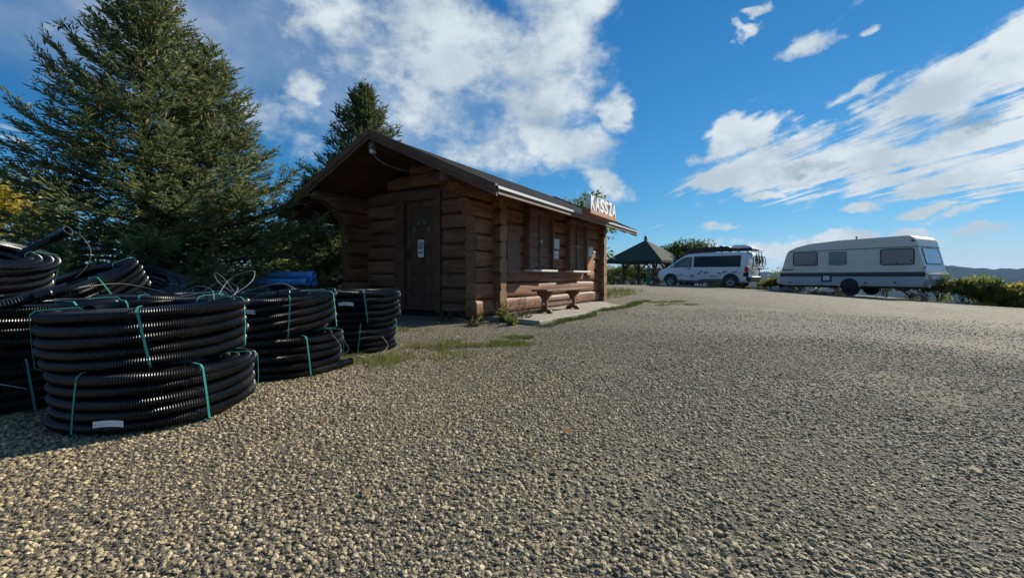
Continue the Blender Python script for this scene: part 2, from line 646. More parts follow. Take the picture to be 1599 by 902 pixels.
def ground_material():
    m, nt, b = new_mat('gravel_and_land')
    t = nt.nodes.new('ShaderNodeTexCoord')
    P = t.outputs['Object']
    sp = nt.nodes.new('ShaderNodeSeparateXYZ')
    nt.links.new(P, sp.inputs[0])
    X, Y = sp.outputs[0], sp.outputs[1]
    vor = nt.nodes.new('ShaderNodeTexVoronoi')
    vor.inputs['Scale'].default_value = 46
    nt.links.new(P, vor.inputs['Vector'])
    sepc = nt.nodes.new('ShaderNodeSeparateColor')
    nt.links.new(vor.outputs['Color'], sepc.inputs[0])
    stone = ramp(nt, sepc.outputs[0], [(0.0, (0.08, 0.076, 0.064)), (0.35, (0.175, 0.16, 0.128)), (0.7, (0.27, 0.24, 0.175)), (1.0, (0.40, 0.36, 0.275))])
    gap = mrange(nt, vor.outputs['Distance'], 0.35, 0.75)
    stone = mixc_(nt, mth(nt, 'MULTIPLY', gap, 0.85), stone, (0.045, 0.042, 0.036))  # shade in the gaps between stones, put into the colour
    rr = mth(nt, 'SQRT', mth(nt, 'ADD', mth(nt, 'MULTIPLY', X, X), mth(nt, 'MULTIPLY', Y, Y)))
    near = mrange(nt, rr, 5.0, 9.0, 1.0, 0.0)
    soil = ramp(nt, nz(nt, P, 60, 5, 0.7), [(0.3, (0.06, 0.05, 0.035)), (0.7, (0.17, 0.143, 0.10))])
    fin = nt.nodes.new('ShaderNodeTexVoronoi')
    fin.inputs['Scale'].default_value = 150
    nt.links.new(P, fin.inputs['Vector'])
    fsep = nt.nodes.new('ShaderNodeSeparateColor')
    nt.links.new(fin.outputs['Color'], fsep.inputs[0])
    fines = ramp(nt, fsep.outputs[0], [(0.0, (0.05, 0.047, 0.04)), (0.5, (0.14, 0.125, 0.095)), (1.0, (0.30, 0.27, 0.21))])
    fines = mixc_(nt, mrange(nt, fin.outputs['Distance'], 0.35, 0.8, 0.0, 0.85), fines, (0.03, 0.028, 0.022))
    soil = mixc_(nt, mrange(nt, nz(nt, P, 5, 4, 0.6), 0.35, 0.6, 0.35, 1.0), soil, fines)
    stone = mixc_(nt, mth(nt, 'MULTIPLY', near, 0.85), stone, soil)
    # worn sandy earth showing through
    n1 = nz(nt, P, 0.55, 6, 0.62)
    n2 = nz(nt, P, 2.3, 6, 0.65)
    sand_col = ramp(nt, nz(nt, P, 30, 6, 0.7), [(0.3, (0.14, 0.118, 0.084)), (0.7, (0.27, 0.23, 0.165))])
    # the wheel track: centre line x = c(y)
    cen = mth(nt, 'SUBTRACT', 9.3, mth(nt, 'MULTIPLY', mth(nt, 'POWER', mth(nt, 'MAXIMUM', mth(nt, 'SUBTRACT', Y, 9.0), 0.0), 2.0), 0.021))
    dist = mth(nt, 'ABSOLUTE', mth(nt, 'SUBTRACT', X, cen))
    dist = mth(nt, 'ADD', dist, mth(nt, 'MULTIPLY', mth(nt, 'SUBTRACT', n1, 0.5), 2.4))
    track = mrange(nt, dist, 3.3, 1.6)
    sat = nt.nodes.new('ShaderNodeAttribute')
    sat.attribute_name = 'sand'
    sandy_f = mrange(nt, mth(nt, 'ADD', sat.outputs['Fac'], mth(nt, 'MULTIPLY', mth(nt, 'SUBTRACT', nz(nt, P, 14, 4, 0.6), 0.5), 0.6)), 0.15, 0.75)
    sandf = mth(nt, 'MAXIMUM', mth(nt, 'MULTIPLY', track, mth(nt, 'MULTIPLY', mrange(nt, n2, 0.36, 0.64, 0.30, 0.95), mrange(nt, nz(nt, P, 9, 4, 0.7), 0.35, 0.6, 0.5, 1.0))), sandy_f)
    col = mixc_(nt, sandf, stone, sand_col)
    # far land: dry meadow, then wooded hills
    meadow = ramp(nt, nz(nt, P, 0.8, 6, 0.7), [(0.3, (0.06, 0.075, 0.028)), (0.7, (0.15, 0.13, 0.06))])
    off = mrange(nt, mth(nt, 'SUBTRACT', X, mth(nt, 'ADD', mth(nt, 'MULTIPLY', Y, 0.45), 9.3)), 0.0, 1.0)
    back = mth(nt, 'MULTIPLY', mrange(nt, Y, 26.5, 28.5), 1.0)
    leftside = mrange(nt, mth(nt, 'ADD', X, mth(nt, 'MULTIPLY', n1, 2.0)), -4.6, -6.2)
    col = mixc_(nt, mth(nt, 'MAXIMUM', mth(nt, 'MAXIMUM', off, back), mth(nt, 'MULTIPLY', leftside, mrange(nt, Y, 4.5, 6.0))), col, meadow)
    forest = ramp(nt, nz(nt, P, 0.02, 8, 0.72), [(0.35, (0.016, 0.028, 0.014)), (0.62, (0.045, 0.062, 0.024))])
    col = mixc_(nt, mrange(nt, rr, 60, 160), col, forest)
    nt.links.new(col, b.inputs['Base Color'])
    b.inputs['Roughness'].default_value = 0.9
    b.inputs['Specular IOR Level'].default_value = 0.25
    hgt = mth(nt, 'MULTIPLY', mth(nt, 'MULTIPLY', mth(nt, 'SUBTRACT', 1.0, vor.outputs['Distance']), mth(nt, 'SUBTRACT', 1.0, near)), mth(nt, 'SUBTRACT', 1.0, mth(nt, 'MULTIPLY', sandf, 0.75)))
    hgt = mth(nt, 'ADD', hgt, mth(nt, 'MULTIPLY', nz(nt, P, 90, 4, 0.7), 0.35))
    hgt = mth(nt, 'ADD', hgt, mth(nt, 'MULTIPLY', mth(nt, 'SUBTRACT', 1.0, fin.outputs['Distance']), mth(nt, 'MULTIPLY', near, 0.4)))
    bump(nt, b, hgt, 0.85, 0.02)
    return m


def noise2(x, y):
    from mathutils import noise
    return noise.noise(Vector((x, y, 3.7)))


def sandy(x, y):
    """0 to 1: where the gravel is worn through to sandy earth"""
    s = noise2(x * 0.75 + 2, y * 0.75) * 0.5 + noise2(x * 2.1 + 5, y * 2.1) * 0.35 + noise2(x * 6.0, y * 6.0) * 0.15
    f = smooth(0.07, 0.30, s) * smooth(-1.2, 1.2, x) * (0.85 - 0.35 * smooth(2.5, 6.0, math.hypot(x, y)))
    return f


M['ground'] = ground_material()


def build_ground():
    rad = [0.0]
    r = 0.35
    while r < 175:
        rad.append(r)
        r *= 1.035 if r < 12 else (1.05 if r < 60 else 1.07)
    nA = 288
    V, F = [(0, 0, terrain(0, 0))], []
    for ri in rad[1:]:
        for k in range(nA):
            t = 2 * math.pi * k / nA
            x, y = ri * math.sin(t), ri * math.cos(t)
            V.append((x, y, terrain(x, y)))
    for i in range(1, len(rad) - 1):
        a, b = 1 + (i - 1) * nA, 1 + i * nA
        for k in range(nA):
            F.append((a + k, a + (k + 1) % nA, b + (k + 1) % nA, b + k))
    V = np.array(V)
    c = [(0, 1 + (k + 1) % nA, 1 + k, 1 + k) for k in range(nA)]
    me = bpy.data.meshes.new('ground')
    me.from_pydata(V.tolist(), [], [(0, 1 + (k + 1) % nA, 1 + k) for k in range(nA)] + [tuple(reversed(f)) for f in F])
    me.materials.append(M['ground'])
    at = me.attributes.new('sand', 'FLOAT', 'POINT')
    at.data.foreach_set('value', [sandy(v[0], v[1]) if math.hypot(v[0], v[1]) < 40 else 0.0 for v in V])
    me.polygons.foreach_set('use_smooth', [True] * len(me.polygons))
    me.update()
    tag(link('ground', me), kind='structure')


build_ground()


def build_hills():
    m, nt, b = new_mat('wooded_hills')
    P = mapping(nt)
    n1, n2 = nz(nt, P, 0.012, 8, 0.72), nz(nt, P, 0.06, 6, 0.7)
    col = ramp(nt, n1, [(0.35, (0.010, 0.020, 0.010)), (0.62, (0.030, 0.042, 0.016))])
    col = mixc_(nt, mrange(nt, n2, 0.5, 0.7, 0, 0.5), col, (0.05, 0.045, 0.018))
    nt.links.new(col, b.inputs['Base Color'])
    b.inputs['Roughness'].default_value = 1.0
    b.inputs['Specular IOR Level'].default_value = 0.0
    bump(nt, b, n2, 1.0, 12.0)
    V, F = [], []
    rad = [150.0]
    while rad[-1] < 5200:
        rad.append(rad[-1] * 1.055)
    nA = 1800
    for ri in rad:
        for k in range(nA):
            t = 2 * math.pi * k / nA
            x, y = ri * math.sin(t), ri * math.cos(t)
            V.append((x, y, terrain(x, y) + (0.5 if ri > 151 else -0.5)))
    for i in range(len(rad) - 1):
        for k in range(nA):
            a, c = i * nA, (i + 1) * nA
            F.append((a + k, c + k, c + (k + 1) % nA, a + (k + 1) % nA))
    tag(link('hills', fast_mesh('hills', V, F, m, True)), kind='structure')


build_hills()

# ------------------------------------------------------------------ cabin frame of reference
CAB_O = Vector((-0.19, 8.1, 0.08))
CAB_RZ = math.atan2(0.861, 0.508)
CAB_L, CAB_W = 5.42, 3.36


def cab(a, b, z=0.0):
    """point of the cabin frame (along the long wall, along the gable wall, up) in the world"""
    c, s = math.cos(CAB_RZ), math.sin(CAB_RZ)
    return Vector((CAB_O.x + a * c - b * s, CAB_O.y + a * s + b * c, CAB_O.z + z))


def to_cab(x, y):
    c, s = math.cos(CAB_RZ), math.sin(CAB_RZ)
    x, y = x - CAB_O.x, y - CAB_O.y
    return x * c + y * s, -x * s + y * c


# ------------------------------------------------------------------ loose stones (geometry nodes scatter of modelled stones)
def stone_material():
    m, nt, b = new_mat('loose_stone')
    oi = nt.nodes.new('ShaderNodeObjectInfo')
    col = ramp(nt, oi.outputs['Random'], [(0.0, (0.06, 0.058, 0.053)), (0.25, (0.15, 0.14, 0.118)), (0.55, (0.265, 0.237, 0.178)), (0.85, (0.35, 0.315, 0.235)), (1.0, (0.50, 0.46, 0.38))])
    hv = nt.nodes.new('ShaderNodeSeparateXYZ')
    nt.links.new(oi.outputs['Location'], hv.inputs[0])
    big = nz(nt, oi.outputs['Location'], 0.6, 3, 0.6)
    wf = mth(nt, 'ADD', mrange(nt, hv.outputs[0], 2.0, -3.0), mth(nt, 'MULTIPLY', mth(nt, 'SUBTRACT', big, 0.5), 1.6), True)
    col = mixc_(nt, wf, mixc_(nt, 1.0, col, (1.16, 1.08, 0.90), 'MULTIPLY'), mixc_(nt, 1.0, col, (1.26, 1.10, 0.78), 'MULTIPLY'))
    n = nz(nt, mapping(nt), 2.2, 4, 0.6)
    col = mixc_(nt, mrange(nt, n, 0.4, 0.75, 0.0, 0.35), col, (0.10, 0.09, 0.07))
    nt.links.new(col, b.inputs['Base Color'])
    b.inputs['Roughness'].default_value = 0.8
    b.inputs['Specular IOR Level'].default_value = 0.3
    return m


M['stone'] = stone_material()


def build_gravel():
    x0, x1, y0, y1, st = -8.0, 10.5, 0.15, 11.5, 0.16
    nx, ny = int((x1 - x0) / st), int((y1 - y0) / st)
    xs = [x0 + st * i for i in range(nx + 1)]
    ys = [y0 + st * j for j in range(ny + 1)]
    V = [(x, y, terrain(x, y) - 0.002) for y in ys for x in xs]
    F, dens = [], []
    for v in V:
        x, y, _ = v
        r = math.hypot(x, y)
        if abs(x) > 1.25 * y + 2.2:
            d = 0.0
        else:
            d = 19500 * (1 - 0.94 * smooth(1.5, 7.5, r))
            if r > 11.0:
                d = 0
        a, b = to_cab(x, y)
        if -0.9 < a < 6 and -1.0 < b < 3.6:
            d = 0
        d *= 1 - 0.5 * sandy(x, y)
        d *= 0.92 + 0.08 * smooth(-0.25, 0.2, noise2(x * 0.55 + 9, y * 0.55) + 0.5 * noise2(x * 1.7, y * 1.7 + 4))
        d *= 1 - 0.7 * smooth(3.0, 1.4, abs(x - 9.3))
        dens.append(d)
    for j in range(ny):
        for i in range(nx):
            a = j * (nx + 1) + i
            F.append((a, a + 1, a + nx + 2, a + nx + 1))
    keep = [f for f in F if max(dens[k] for k in f) > 0]
    me = fast_mesh('gravel_stones', V, keep, M['stone'])
    at = me.attributes.new('dens', 'FLOAT', 'POINT')
    at.data.foreach_set('value', np.array(dens, np.float32))
    o = tag(link('gravel_stones', me), 'loose grey and beige gravel stones spread over the yard', 'gravel', kind='stuff')
    ng = bpy.data.node_groups.new('gravel_scatter', 'GeometryNodeTree')
    ng.interface.new_socket('Geometry', in_out='INPUT', socket_type='NodeSocketGeometry')
    ng.interface.new_socket('Geometry', in_out='OUTPUT', socket_type='NodeSocketGeometry')
    N, L = ng.nodes, ng.links
    gi, go = N.new('NodeGroupInput'), N.new('NodeGroupOutput')
    dp = N.new('GeometryNodeDistributePointsOnFaces')
    na = N.new('GeometryNodeInputNamedAttribute')
    na.data_type = 'FLOAT'
    na.inputs['Name'].default_value = 'dens'
    L.new(gi.outputs[0], dp.inputs['Mesh'])
    L.new(na.outputs['Attribute'], dp.inputs['Density'])
    dp.inputs['Seed'].default_value = 4
    join = N.new('GeometryNodeGeometryToInstance')
    for k in range(7):
        ico = N.new('GeometryNodeMeshIcoSphere')
        ico.inputs['Radius'].default_value = 1.0
        ico.inputs['Subdivisions'].default_value = 2 if k < 2 else 1
        sp = N.new('GeometryNodeSetPosition')
        pos = N.new('GeometryNodeInputPosition')
        ad = N.new('ShaderNodeVectorMath')
        ad.operation = 'ADD'
        ad.inputs[1].default_value = (k * 7.3, k * 3.1, k * 1.7)
        L.new(pos.outputs[0], ad.inputs[0])
        vo = N.new('ShaderNodeTexVoronoi')
        vo.inputs['Scale'].default_value = 0.85
        L.new(ad.outputs[0], vo.inputs['Vector'])
        # facet the sphere: pull points towards voronoi cell structure
        sc = N.new('ShaderNodeVectorMath')
        sc.operation = 'SCALE'
        mr = N.new('ShaderNodeMapRange')
        L.new(vo.outputs['Distance'], mr.inputs['Value'])
        mr.inputs['From Min'].default_value = 0.0
        mr.inputs['From Max'].default_value = 0.9
        mr.inputs['To Min'].default_value = -0.42
        mr.inputs['To Max'].default_value = 0.30
        L.new(pos.outputs[0], sc.inputs[0])
        L.new(mr.outputs[0], sc.inputs['Scale'])
        L.new(ico.outputs['Mesh'], sp.inputs['Geometry'])
        L.new(sc.outputs[0], sp.inputs['Offset'])
        tr = N.new('GeometryNodeTransform')
        tr.inputs['Scale'].default_value = (1.0, 0.70 + 0.05 * (k % 4), 0.42 + 0.07 * (k % 3))
        tr.inputs['Translation'].default_value = (0, 0, 0.30)
        L.new(sp.outputs[0], tr.inputs['Geometry'])
        sm = N.new('GeometryNodeSetMaterial')
        sm.inputs['Material'].default_value = M['stone']
        L.new(tr.outputs[0], sm.inputs['Geometry'])
        L.new(sm.outputs[0], join.inputs[0])
    ip = N.new('GeometryNodeInstanceOnPoints')
    L.new(dp.outputs['Points'], ip.inputs['Points'])
    L.new(join.outputs[0], ip.inputs['Instance'])
    ip.inputs['Pick Instance'].default_value = True
    rv = N.new('FunctionNodeRandomValue')
    rv.data_type = 'FLOAT_VECTOR'
    rv.inputs[0].default_value = (-0.5, -0.5, 0)
    rv.inputs[1].default_value = (0.5, 0.5, 6.283)
    L.new(rv.outputs[0], ip.inputs['Rotation'])
    rs = N.new('FunctionNodeRandomValue')
    rs.data_type = 'FLOAT'
    rs.inputs[2].default_value = 0.0
    rs.inputs[3].default_value = 1.0
    rs.inputs['Seed'].default_value = 9
    pw = N.new('ShaderNodeMath')
    pw.operation = 'POWER'
    L.new(rs.outputs[1], pw.inputs[0])
    pw.inputs[1].default_value = 3.6
    ma = N.new('ShaderNodeMath')
    ma.operation = 'MULTIPLY_ADD'
    L.new(pw.outputs[0], ma.inputs[0])
    ma.inputs[1].default_value = 0.0092
    ma.inputs[2].default_value = 0.0027
    gp_ = N.new('GeometryNodeInputPosition')
    gn_ = N.new('ShaderNodeTexNoise')
    gn_.inputs['Scale'].default_value = 0.9
    gn_.inputs['Detail'].default_value = 3
    L.new(gp_.outputs[0], gn_.inputs['Vector'])
    gm_ = N.new('ShaderNodeMapRange')
    L.new(gn_.outputs[0], gm_.inputs['Value'])
    for k_, v_ in (('From Min', 0.32), ('From Max', 0.68), ('To Min', 0.88), ('To Max', 1.28)):
        gm_.inputs[k_].default_value = v_
    gx_ = N.new('ShaderNodeMath')
    gx_.operation = 'MULTIPLY'
    L.new(ma.outputs[0], gx_.inputs[0])
    L.new(gm_.outputs[0], gx_.inputs[1])
    L.new(gx_.outputs[0], ip.inputs['Scale'])
    L.new(ip.outputs[0], go.inputs[0])
    md = o.modifiers.new('scatter', 'NODES')
    md.node_group = ng


build_gravel()

# ------------------------------------------------------------------ concrete path under the bench
def build_slab():
    m, nt, b = new_mat('concrete')
    n = nz(nt, mapping(nt), 3.0, 8, 0.65)
    nt.links.new(ramp(nt, n, [(0.3, (0.21, 0.19, 0.155)), (0.7, (0.38, 0.35, 0.29))]), b.inputs['Base Color'])
    b.inputs['Roughness'].default_value = 0.9
    bump(nt, b, nz(nt, mapping(nt), 40, 6, 0.7), 0.4, 0.01)
    mb = MB()
    N = 22
    rings = []
    for i in range(N + 1):
        a = -0.42 + 6.2 * i / N
        w = -0.98 + rnd.uniform(-0.025, 0.025)
        rings.append([Vector((a, 0.3, -0.35)), Vector((a, w, -0.35)), Vector((a, w, -0.055)), Vector((a, w + 0.02, -0.04)), Vector((a, 0.3, 0.0))])
    mb.rings(rings)
    o = mb.build('concrete_path', m, loc=CAB_O, rot=(0, 0, CAB_RZ), smooth_angle=25)
    tag(o, kind='structure')
    mb = MB().box(-0.3, CAB_L + 0.1, 0.06, CAB_W - 0.06, -0.35, 0.03)
    return m, mb


M['concrete'], _found = build_slab()

# ------------------------------------------------------------------ the log cabin
cabin = tag(empty('log_cabin', CAB_O, CAB_RZ), 'brown log cabin ticket hut with overhanging gable roof and closed shutters', 'cabin')
_found.build('foundation', M['bitumen'], cabin)
LOG_H, LOG_T = 0.28, 0.23
RIDGE_Z, EAVE_Z, ROOF_T = 3.146, 1.955, 0.11
SLOPE = (RIDGE_Z - EAVE_Z) / (CAB_W / 2 + 0.87)


def under(b):
    return RIDGE_Z - SLOPE * abs(b - CAB_W / 2) - ROOF_T - 0.02


def make_log(name, x0, x1, zmid, parent, place, end0=None, end1=None, h=LOG_H, t=LOG_T, flat_inside=True, topcut=None):
    """log along local x; place = (location, rz)"""
    nseg = max(3, int((x1 - x0) / 0.35))
    K = 16
    rings = []
    s1, s2 = rnd.uniform(0, 9), rnd.uniform(0, 9)
    for i in range(nseg + 1):
        f = i / nseg
        x = x0 + (x1 - x0) * f
        wob = 0.013 * math.sin(x * 2.1 + s1) + 0.008 * math.sin(x * 5.3 + s2)
        zw = 0.007 * math.sin(x * 1.6 + s2)
        ring = []
        for k in range(K):
            th = 2 * math.pi * k / K + 0.1963
            c, s = math.cos(th), math.sin(th)
            e = 2.0 / 4.2
            y = (t / 2 + wob) * math.copysign(abs(c) ** e, c)
            z = (h / 2 * 0.992) * math.copysign(abs(s) ** e, s) + zw
            xx = x
            if i == 0 and end0:
                xx = end0(zmid + z)
            if i == nseg and end1:
                xx = end1(zmid + z)
            if topcut is not None and zmid + z > topcut(xx):
                z = topcut(xx) - zmid
            ring.append(Vector((xx, y, z)))
        rings.append(ring)
    mb = MB().rings(rings, cap=False)
    n = len(mb.v)
    mb.cur = 1
    mb.add([], [])
    mb.f += [tuple(range(K - 1, -1, -1)), tuple(n - K + k for k in range(K))]
    mb.mi += [0 if end0 else 1, 1]
    return mb.build(name, [M['log'], M['log_end']], parent, place[0], (0, 0, place[1]), smooth_angle=50)


def wing(z):
    z = max(1.40, min(z, 2.11))
    return -1.50 + math.sqrt(max(0.0, 0.72 ** 2 - (z - 1.40) ** 2))


# long walls: logs run along a and carry on as brackets beyond the gable wall
for wall_b in (LOG_T / 2, CAB_W - LOG_T / 2):
    for i in range(8):
        zm = LOG_H * (i + 0.5)
        x1 = CAB_L + 0.22
        make_log('log', wing(zm), x1, zm, cabin, ((0, wall_b, zm), 0.0), end0=wing, end1=None)
# gable walls: logs run along b, set half a course lower, their ends crossing the corners
GAB = -0.27
for wall_a in (GAB + LOG_T / 2, CAB_L - LOG_T / 2):
    for i in range(12):
        zm = LOG_H * i + 0.03
        top = zm + LOG_H / 2
        lo, hi = -0.14, CAB_W + 0.14
        if top > under(0) - 0.02:
            if zm > under(CAB_W / 2) - 0.08:
                continue
            need = zm + 0.04
            lo = max(-0.14, CAB_W / 2 - (under(CAB_W / 2) - need) / SLOPE)
            hi = CAB_W - lo
        segs = [(lo, hi)]
        if wall_a < 1 and zm < 2.25 and zm + 0.1 > 0.0:
            segs = [(lo, 1.23), (2.28, hi)]
        for (s0, s1) in segs:
            if s1 - s0 < 0.15:
                continue
            make_log('log', s0, s1, zm, cabin, ((wall_a, 0, zm), math.pi / 2), topcut=lambda b: under(b) + 0.01)
# dark interior floor and back board so that nothing shows through the joints
MB().box(0.2, CAB_L - 0.2, 0.17, 0.19, 0.0, 2.1).build('inner_lining', M['brown'], cabin)
MB().prism([(0.2, 0.0), (CAB_W - 0.2, 0.0), (CAB_W - 0.2, 2.1), (CAB_W / 2, 2.85), (0.2, 2.1)], -0.08, -0.06, Matrix(((0, 1, 0, 0), (1, 0, 0, 0), (0, 0, 1, 0), (0, 0, 0, 1)))).build('inner_lining', M['brown'], cabin)

# roof
RA0, RA1 = -1.536, 5.77
roof = MB()
for s in (-1, 1):
    b_e = CAB_W / 2 + s * (CAB_W / 2 + 0.87)
    pr = [(CAB_W / 2, RIDGE_Z), (b_e, EAVE_Z), (b_e, EAVE_Z - 0.03), (CAB_W / 2, RIDGE_Z - 0.03)]
    roof.add([Vector((a, b, z)) for a in (RA0 - 0.03, RA1 + 0.03) for (b, z) in pr],
             [(0, 1, 2, 3), (7, 6, 5, 4), (0, 4, 5, 1), (1, 5, 6, 2), (2, 6, 7, 3), (3, 7, 4, 0)])
roof_o = roof.build('roof', M['bitumen'], cabin)
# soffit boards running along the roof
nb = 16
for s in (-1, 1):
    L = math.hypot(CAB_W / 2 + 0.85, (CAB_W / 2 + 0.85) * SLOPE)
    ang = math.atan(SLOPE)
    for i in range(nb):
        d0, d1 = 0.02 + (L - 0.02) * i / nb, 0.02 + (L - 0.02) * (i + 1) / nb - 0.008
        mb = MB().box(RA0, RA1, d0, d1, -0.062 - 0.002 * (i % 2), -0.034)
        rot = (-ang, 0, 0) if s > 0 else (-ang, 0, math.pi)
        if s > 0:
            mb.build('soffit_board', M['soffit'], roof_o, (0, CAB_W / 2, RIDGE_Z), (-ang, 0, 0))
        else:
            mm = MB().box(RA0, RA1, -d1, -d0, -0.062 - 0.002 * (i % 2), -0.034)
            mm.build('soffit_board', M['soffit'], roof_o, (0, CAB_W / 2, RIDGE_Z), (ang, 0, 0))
# barge boards on the gables
for a0, a1 in ((RA0 - 0.035, RA0), (RA1, RA1 + 0.035)):
    for s in (-1, 1):
        bm_ = CAB_W / 2
        be = CAB_W / 2 + s * (CAB_W / 2 + 0.89)
        ze = RIDGE_Z - SLOPE * (CAB_W / 2 + 0.89)
        mb = MB()
        for k, (dz0, dz1, da) in enumerate(((0.024, -0.14, 0.0), (0.024, -0.075, -0.018 if a0 < 0 else 0.018))):
            aa0, aa1 = (a0 + da, a0 + da + 0.0) if False else (a0 + min(0, da), a1 + max(0, da))
            pts = [(bm_, RIDGE_Z + dz0 + (0.012 if k else 0)), (be, ze + dz0 + (0.012 if k else 0)), (be, ze + dz1), (bm_, RIDGE_Z + dz1)]
            mb.add([Vector((a, b, z)) for a in (aa0, aa1) for (b, z) in pts],
                   [(0, 1, 2, 3), (7, 6, 5, 4), (0, 4, 5, 1), (1, 5, 6, 2), (2, 6, 7, 3), (3, 7, 4, 0)])
        mb.build('barge_board', M['soffit'], roof_o)
# eave fascias and metal drip strip
for s in (-1, 1):
    be = CAB_W / 2 + s * (CAB_W / 2 + 0.87)
    y0, y1 = sorted((be + s * 0.002, be + s * 0.028))
    MB().box(RA0, RA1, y0, y1, EAVE_Z - 0.115, EAVE_Z - 0.004).build('fascia_board', M['fascia'], roof_o)
    y0, y1 = sorted((be - s * 0.03, be + s * 0.05))
    z_in = EAVE_Z + 0.03 * SLOPE + 0.012
    z_out = EAVE_Z - 0.05 * SLOPE + 0.012
    (za, zb) = (z_out, z_in) if s < 0 else (z_in, z_out)
    st = MB()
    st.add([Vector((RA0 - 0.03, y0, za)), Vector((RA1 + 0.03, y0, za)), Vector((RA1 + 0.03, y1, zb)), Vector((RA0 - 0.03, y1, zb)),
            Vector((RA0 - 0.03, y0, za - 0.008)), Vector((RA1 + 0.03, y0, za - 0.008)), Vector((RA1 + 0.03, y1, zb - 0.008)), Vector((RA0 - 0.03, y1, zb - 0.008))],
           [(0, 1, 2, 3), (7, 6, 5, 4), (0, 4, 5, 1), (1, 5, 6, 2), (2, 6, 7, 3), (3, 7, 4, 0)])
    yo = be + s * 0.052
    st.box(RA0 - 0.03, RA1 + 0.03, min(yo, yo + s * 0.004), max(yo, yo + s * 0.004), z_out - 0.035, z_out)
    st.build('drip_strip', M['metal_strip'], roof_o)
# purlins below the roof
for b, z in ((CAB_W / 2, under(CAB_W / 2) - 0.10), (0.11, under(0.11) - 0.06), (CAB_W - 0.11, under(0.11) - 0.06)):
    MB().box(RA0 + 0.02, RA1 - 0.02, b - 0.08, b + 0.08, z - 0.09, z + 0.07).build('purlin', M['soffit'], cabin, bevel=0.012)

# door in the gable wall (plane a = 0)
fr = MB()
fr.box(-0.05, 0.20, 1.40, 1.545, 0.0, 2.31).box(-0.05, 0.20, 2.335, 2.585, 0.0, 2.31).box(-0.048, 0.20, 1.545, 2.335, 2.155, 2.31)
DOFF = (GAB, -0.24, 0)
fr.build('door_frame', M['door'], cabin, DOFF, bevel=0.006)
MB().box(-0.06, 0.2, 1.545, 2.335, 0.03, 0.10).build('door_sill', M['door'], cabin, DOFF, bevel=0.006)
D0, D1, DZ0, DZ1 = 1.552, 2.328, 0.105, 2.15
leaf = MB().box(0.06, 0.10, D0, D1, DZ0, DZ1)
door = leaf.build('door', M['door'], cabin, DOFF)
dw = D1 - D0
for (b0, b1) in ((D0, D0 + 0.10), (D1 - 0.10, D1), (D0 + 0.33, D0 + 0.445)):
    z1 = DZ1 if b1 - b0 < 0.11 else 1.46
    MB().box(0.035, 0.06, b0, b1, DZ0, z1).build('stile', M['door'], door, bevel=0.005)
for (z0, z1) in ((DZ0, DZ0 + 0.17), (0.74, 0.84), (1.28, 1.40), (DZ1 - 0.12, DZ1)):
    for (b0, b1) in ((D0 + 0.10, D0 + 0.33), (D0 + 0.445, D1 - 0.10)):
        MB().box(0.037, 0.06, b0, b1, z0, z1).build('rail', M['door'], door, bevel=0.005)
for (z0, z1) in ((DZ0 + 0.21, 0.70), (0.88, 1.24)):
    for (b0, b1) in ((D0 + 0.14, D0 + 0.29), (D0 + 0.485, D1 - 0.14)):
        MB().box(0.048, 0.062, b0, b1, z0, z1).build('panel', M['door'], door, bevel=0.01)
mg, nt, b_ = new_mat('green_door_glass')
b_.inputs['Base Color'].default_value = (0.09, 0.12, 0.06, 1)
b_.inputs['Roughness'].default_value = 0.12
bump(nt, b_, nz(nt, mapping(nt), 45, 3), 0.5, 0.02)
cb, cz = (D0 + D1) / 2, 1.47
for k in range(4):
    t0, t1 = math.pi * (k + 0.10) / 4, math.pi * (k + 0.90) / 4
    pts = [(cb + r_ * math.cos(t), cz + 1.35 * r_ * math.sin(t)) for r_, ts in ((0.255, [t0 + (t1 - t0) * q / 4 for q in range(5)]), (0.165, [t1 - (t1 - t0) * q / 4 for q in range(5)])) for t in ts]
    mt = Matrix(((0, 1, 0, 0), (1, 0, 0, 0), (0, 0, 1, 0), (0, 0, 0, 1)))
    MB().prism(pts, 0.045, 0.058, mt).build('pane', mg, door)
    arc = [Vector((0.045, b, z)) for b, z in pts]
    MB().tube(arc, 0.009, 6, closed=True).build('pane_bead', M['door'], door)
hd = MB().box(0.018, 0.036, D1 - 0.07, D1 - 0.03, 1.00, 1.20)
hd.tube([(0.02, D1 - 0.05, 1.13), (-0.03, D1 - 0.05, 1.13), (-0.035, D1 - 0.07, 1.13), (-0.035, D1 - 0.17, 1.13)], 0.009, 8)
hd.build('handle', M['black'], door)

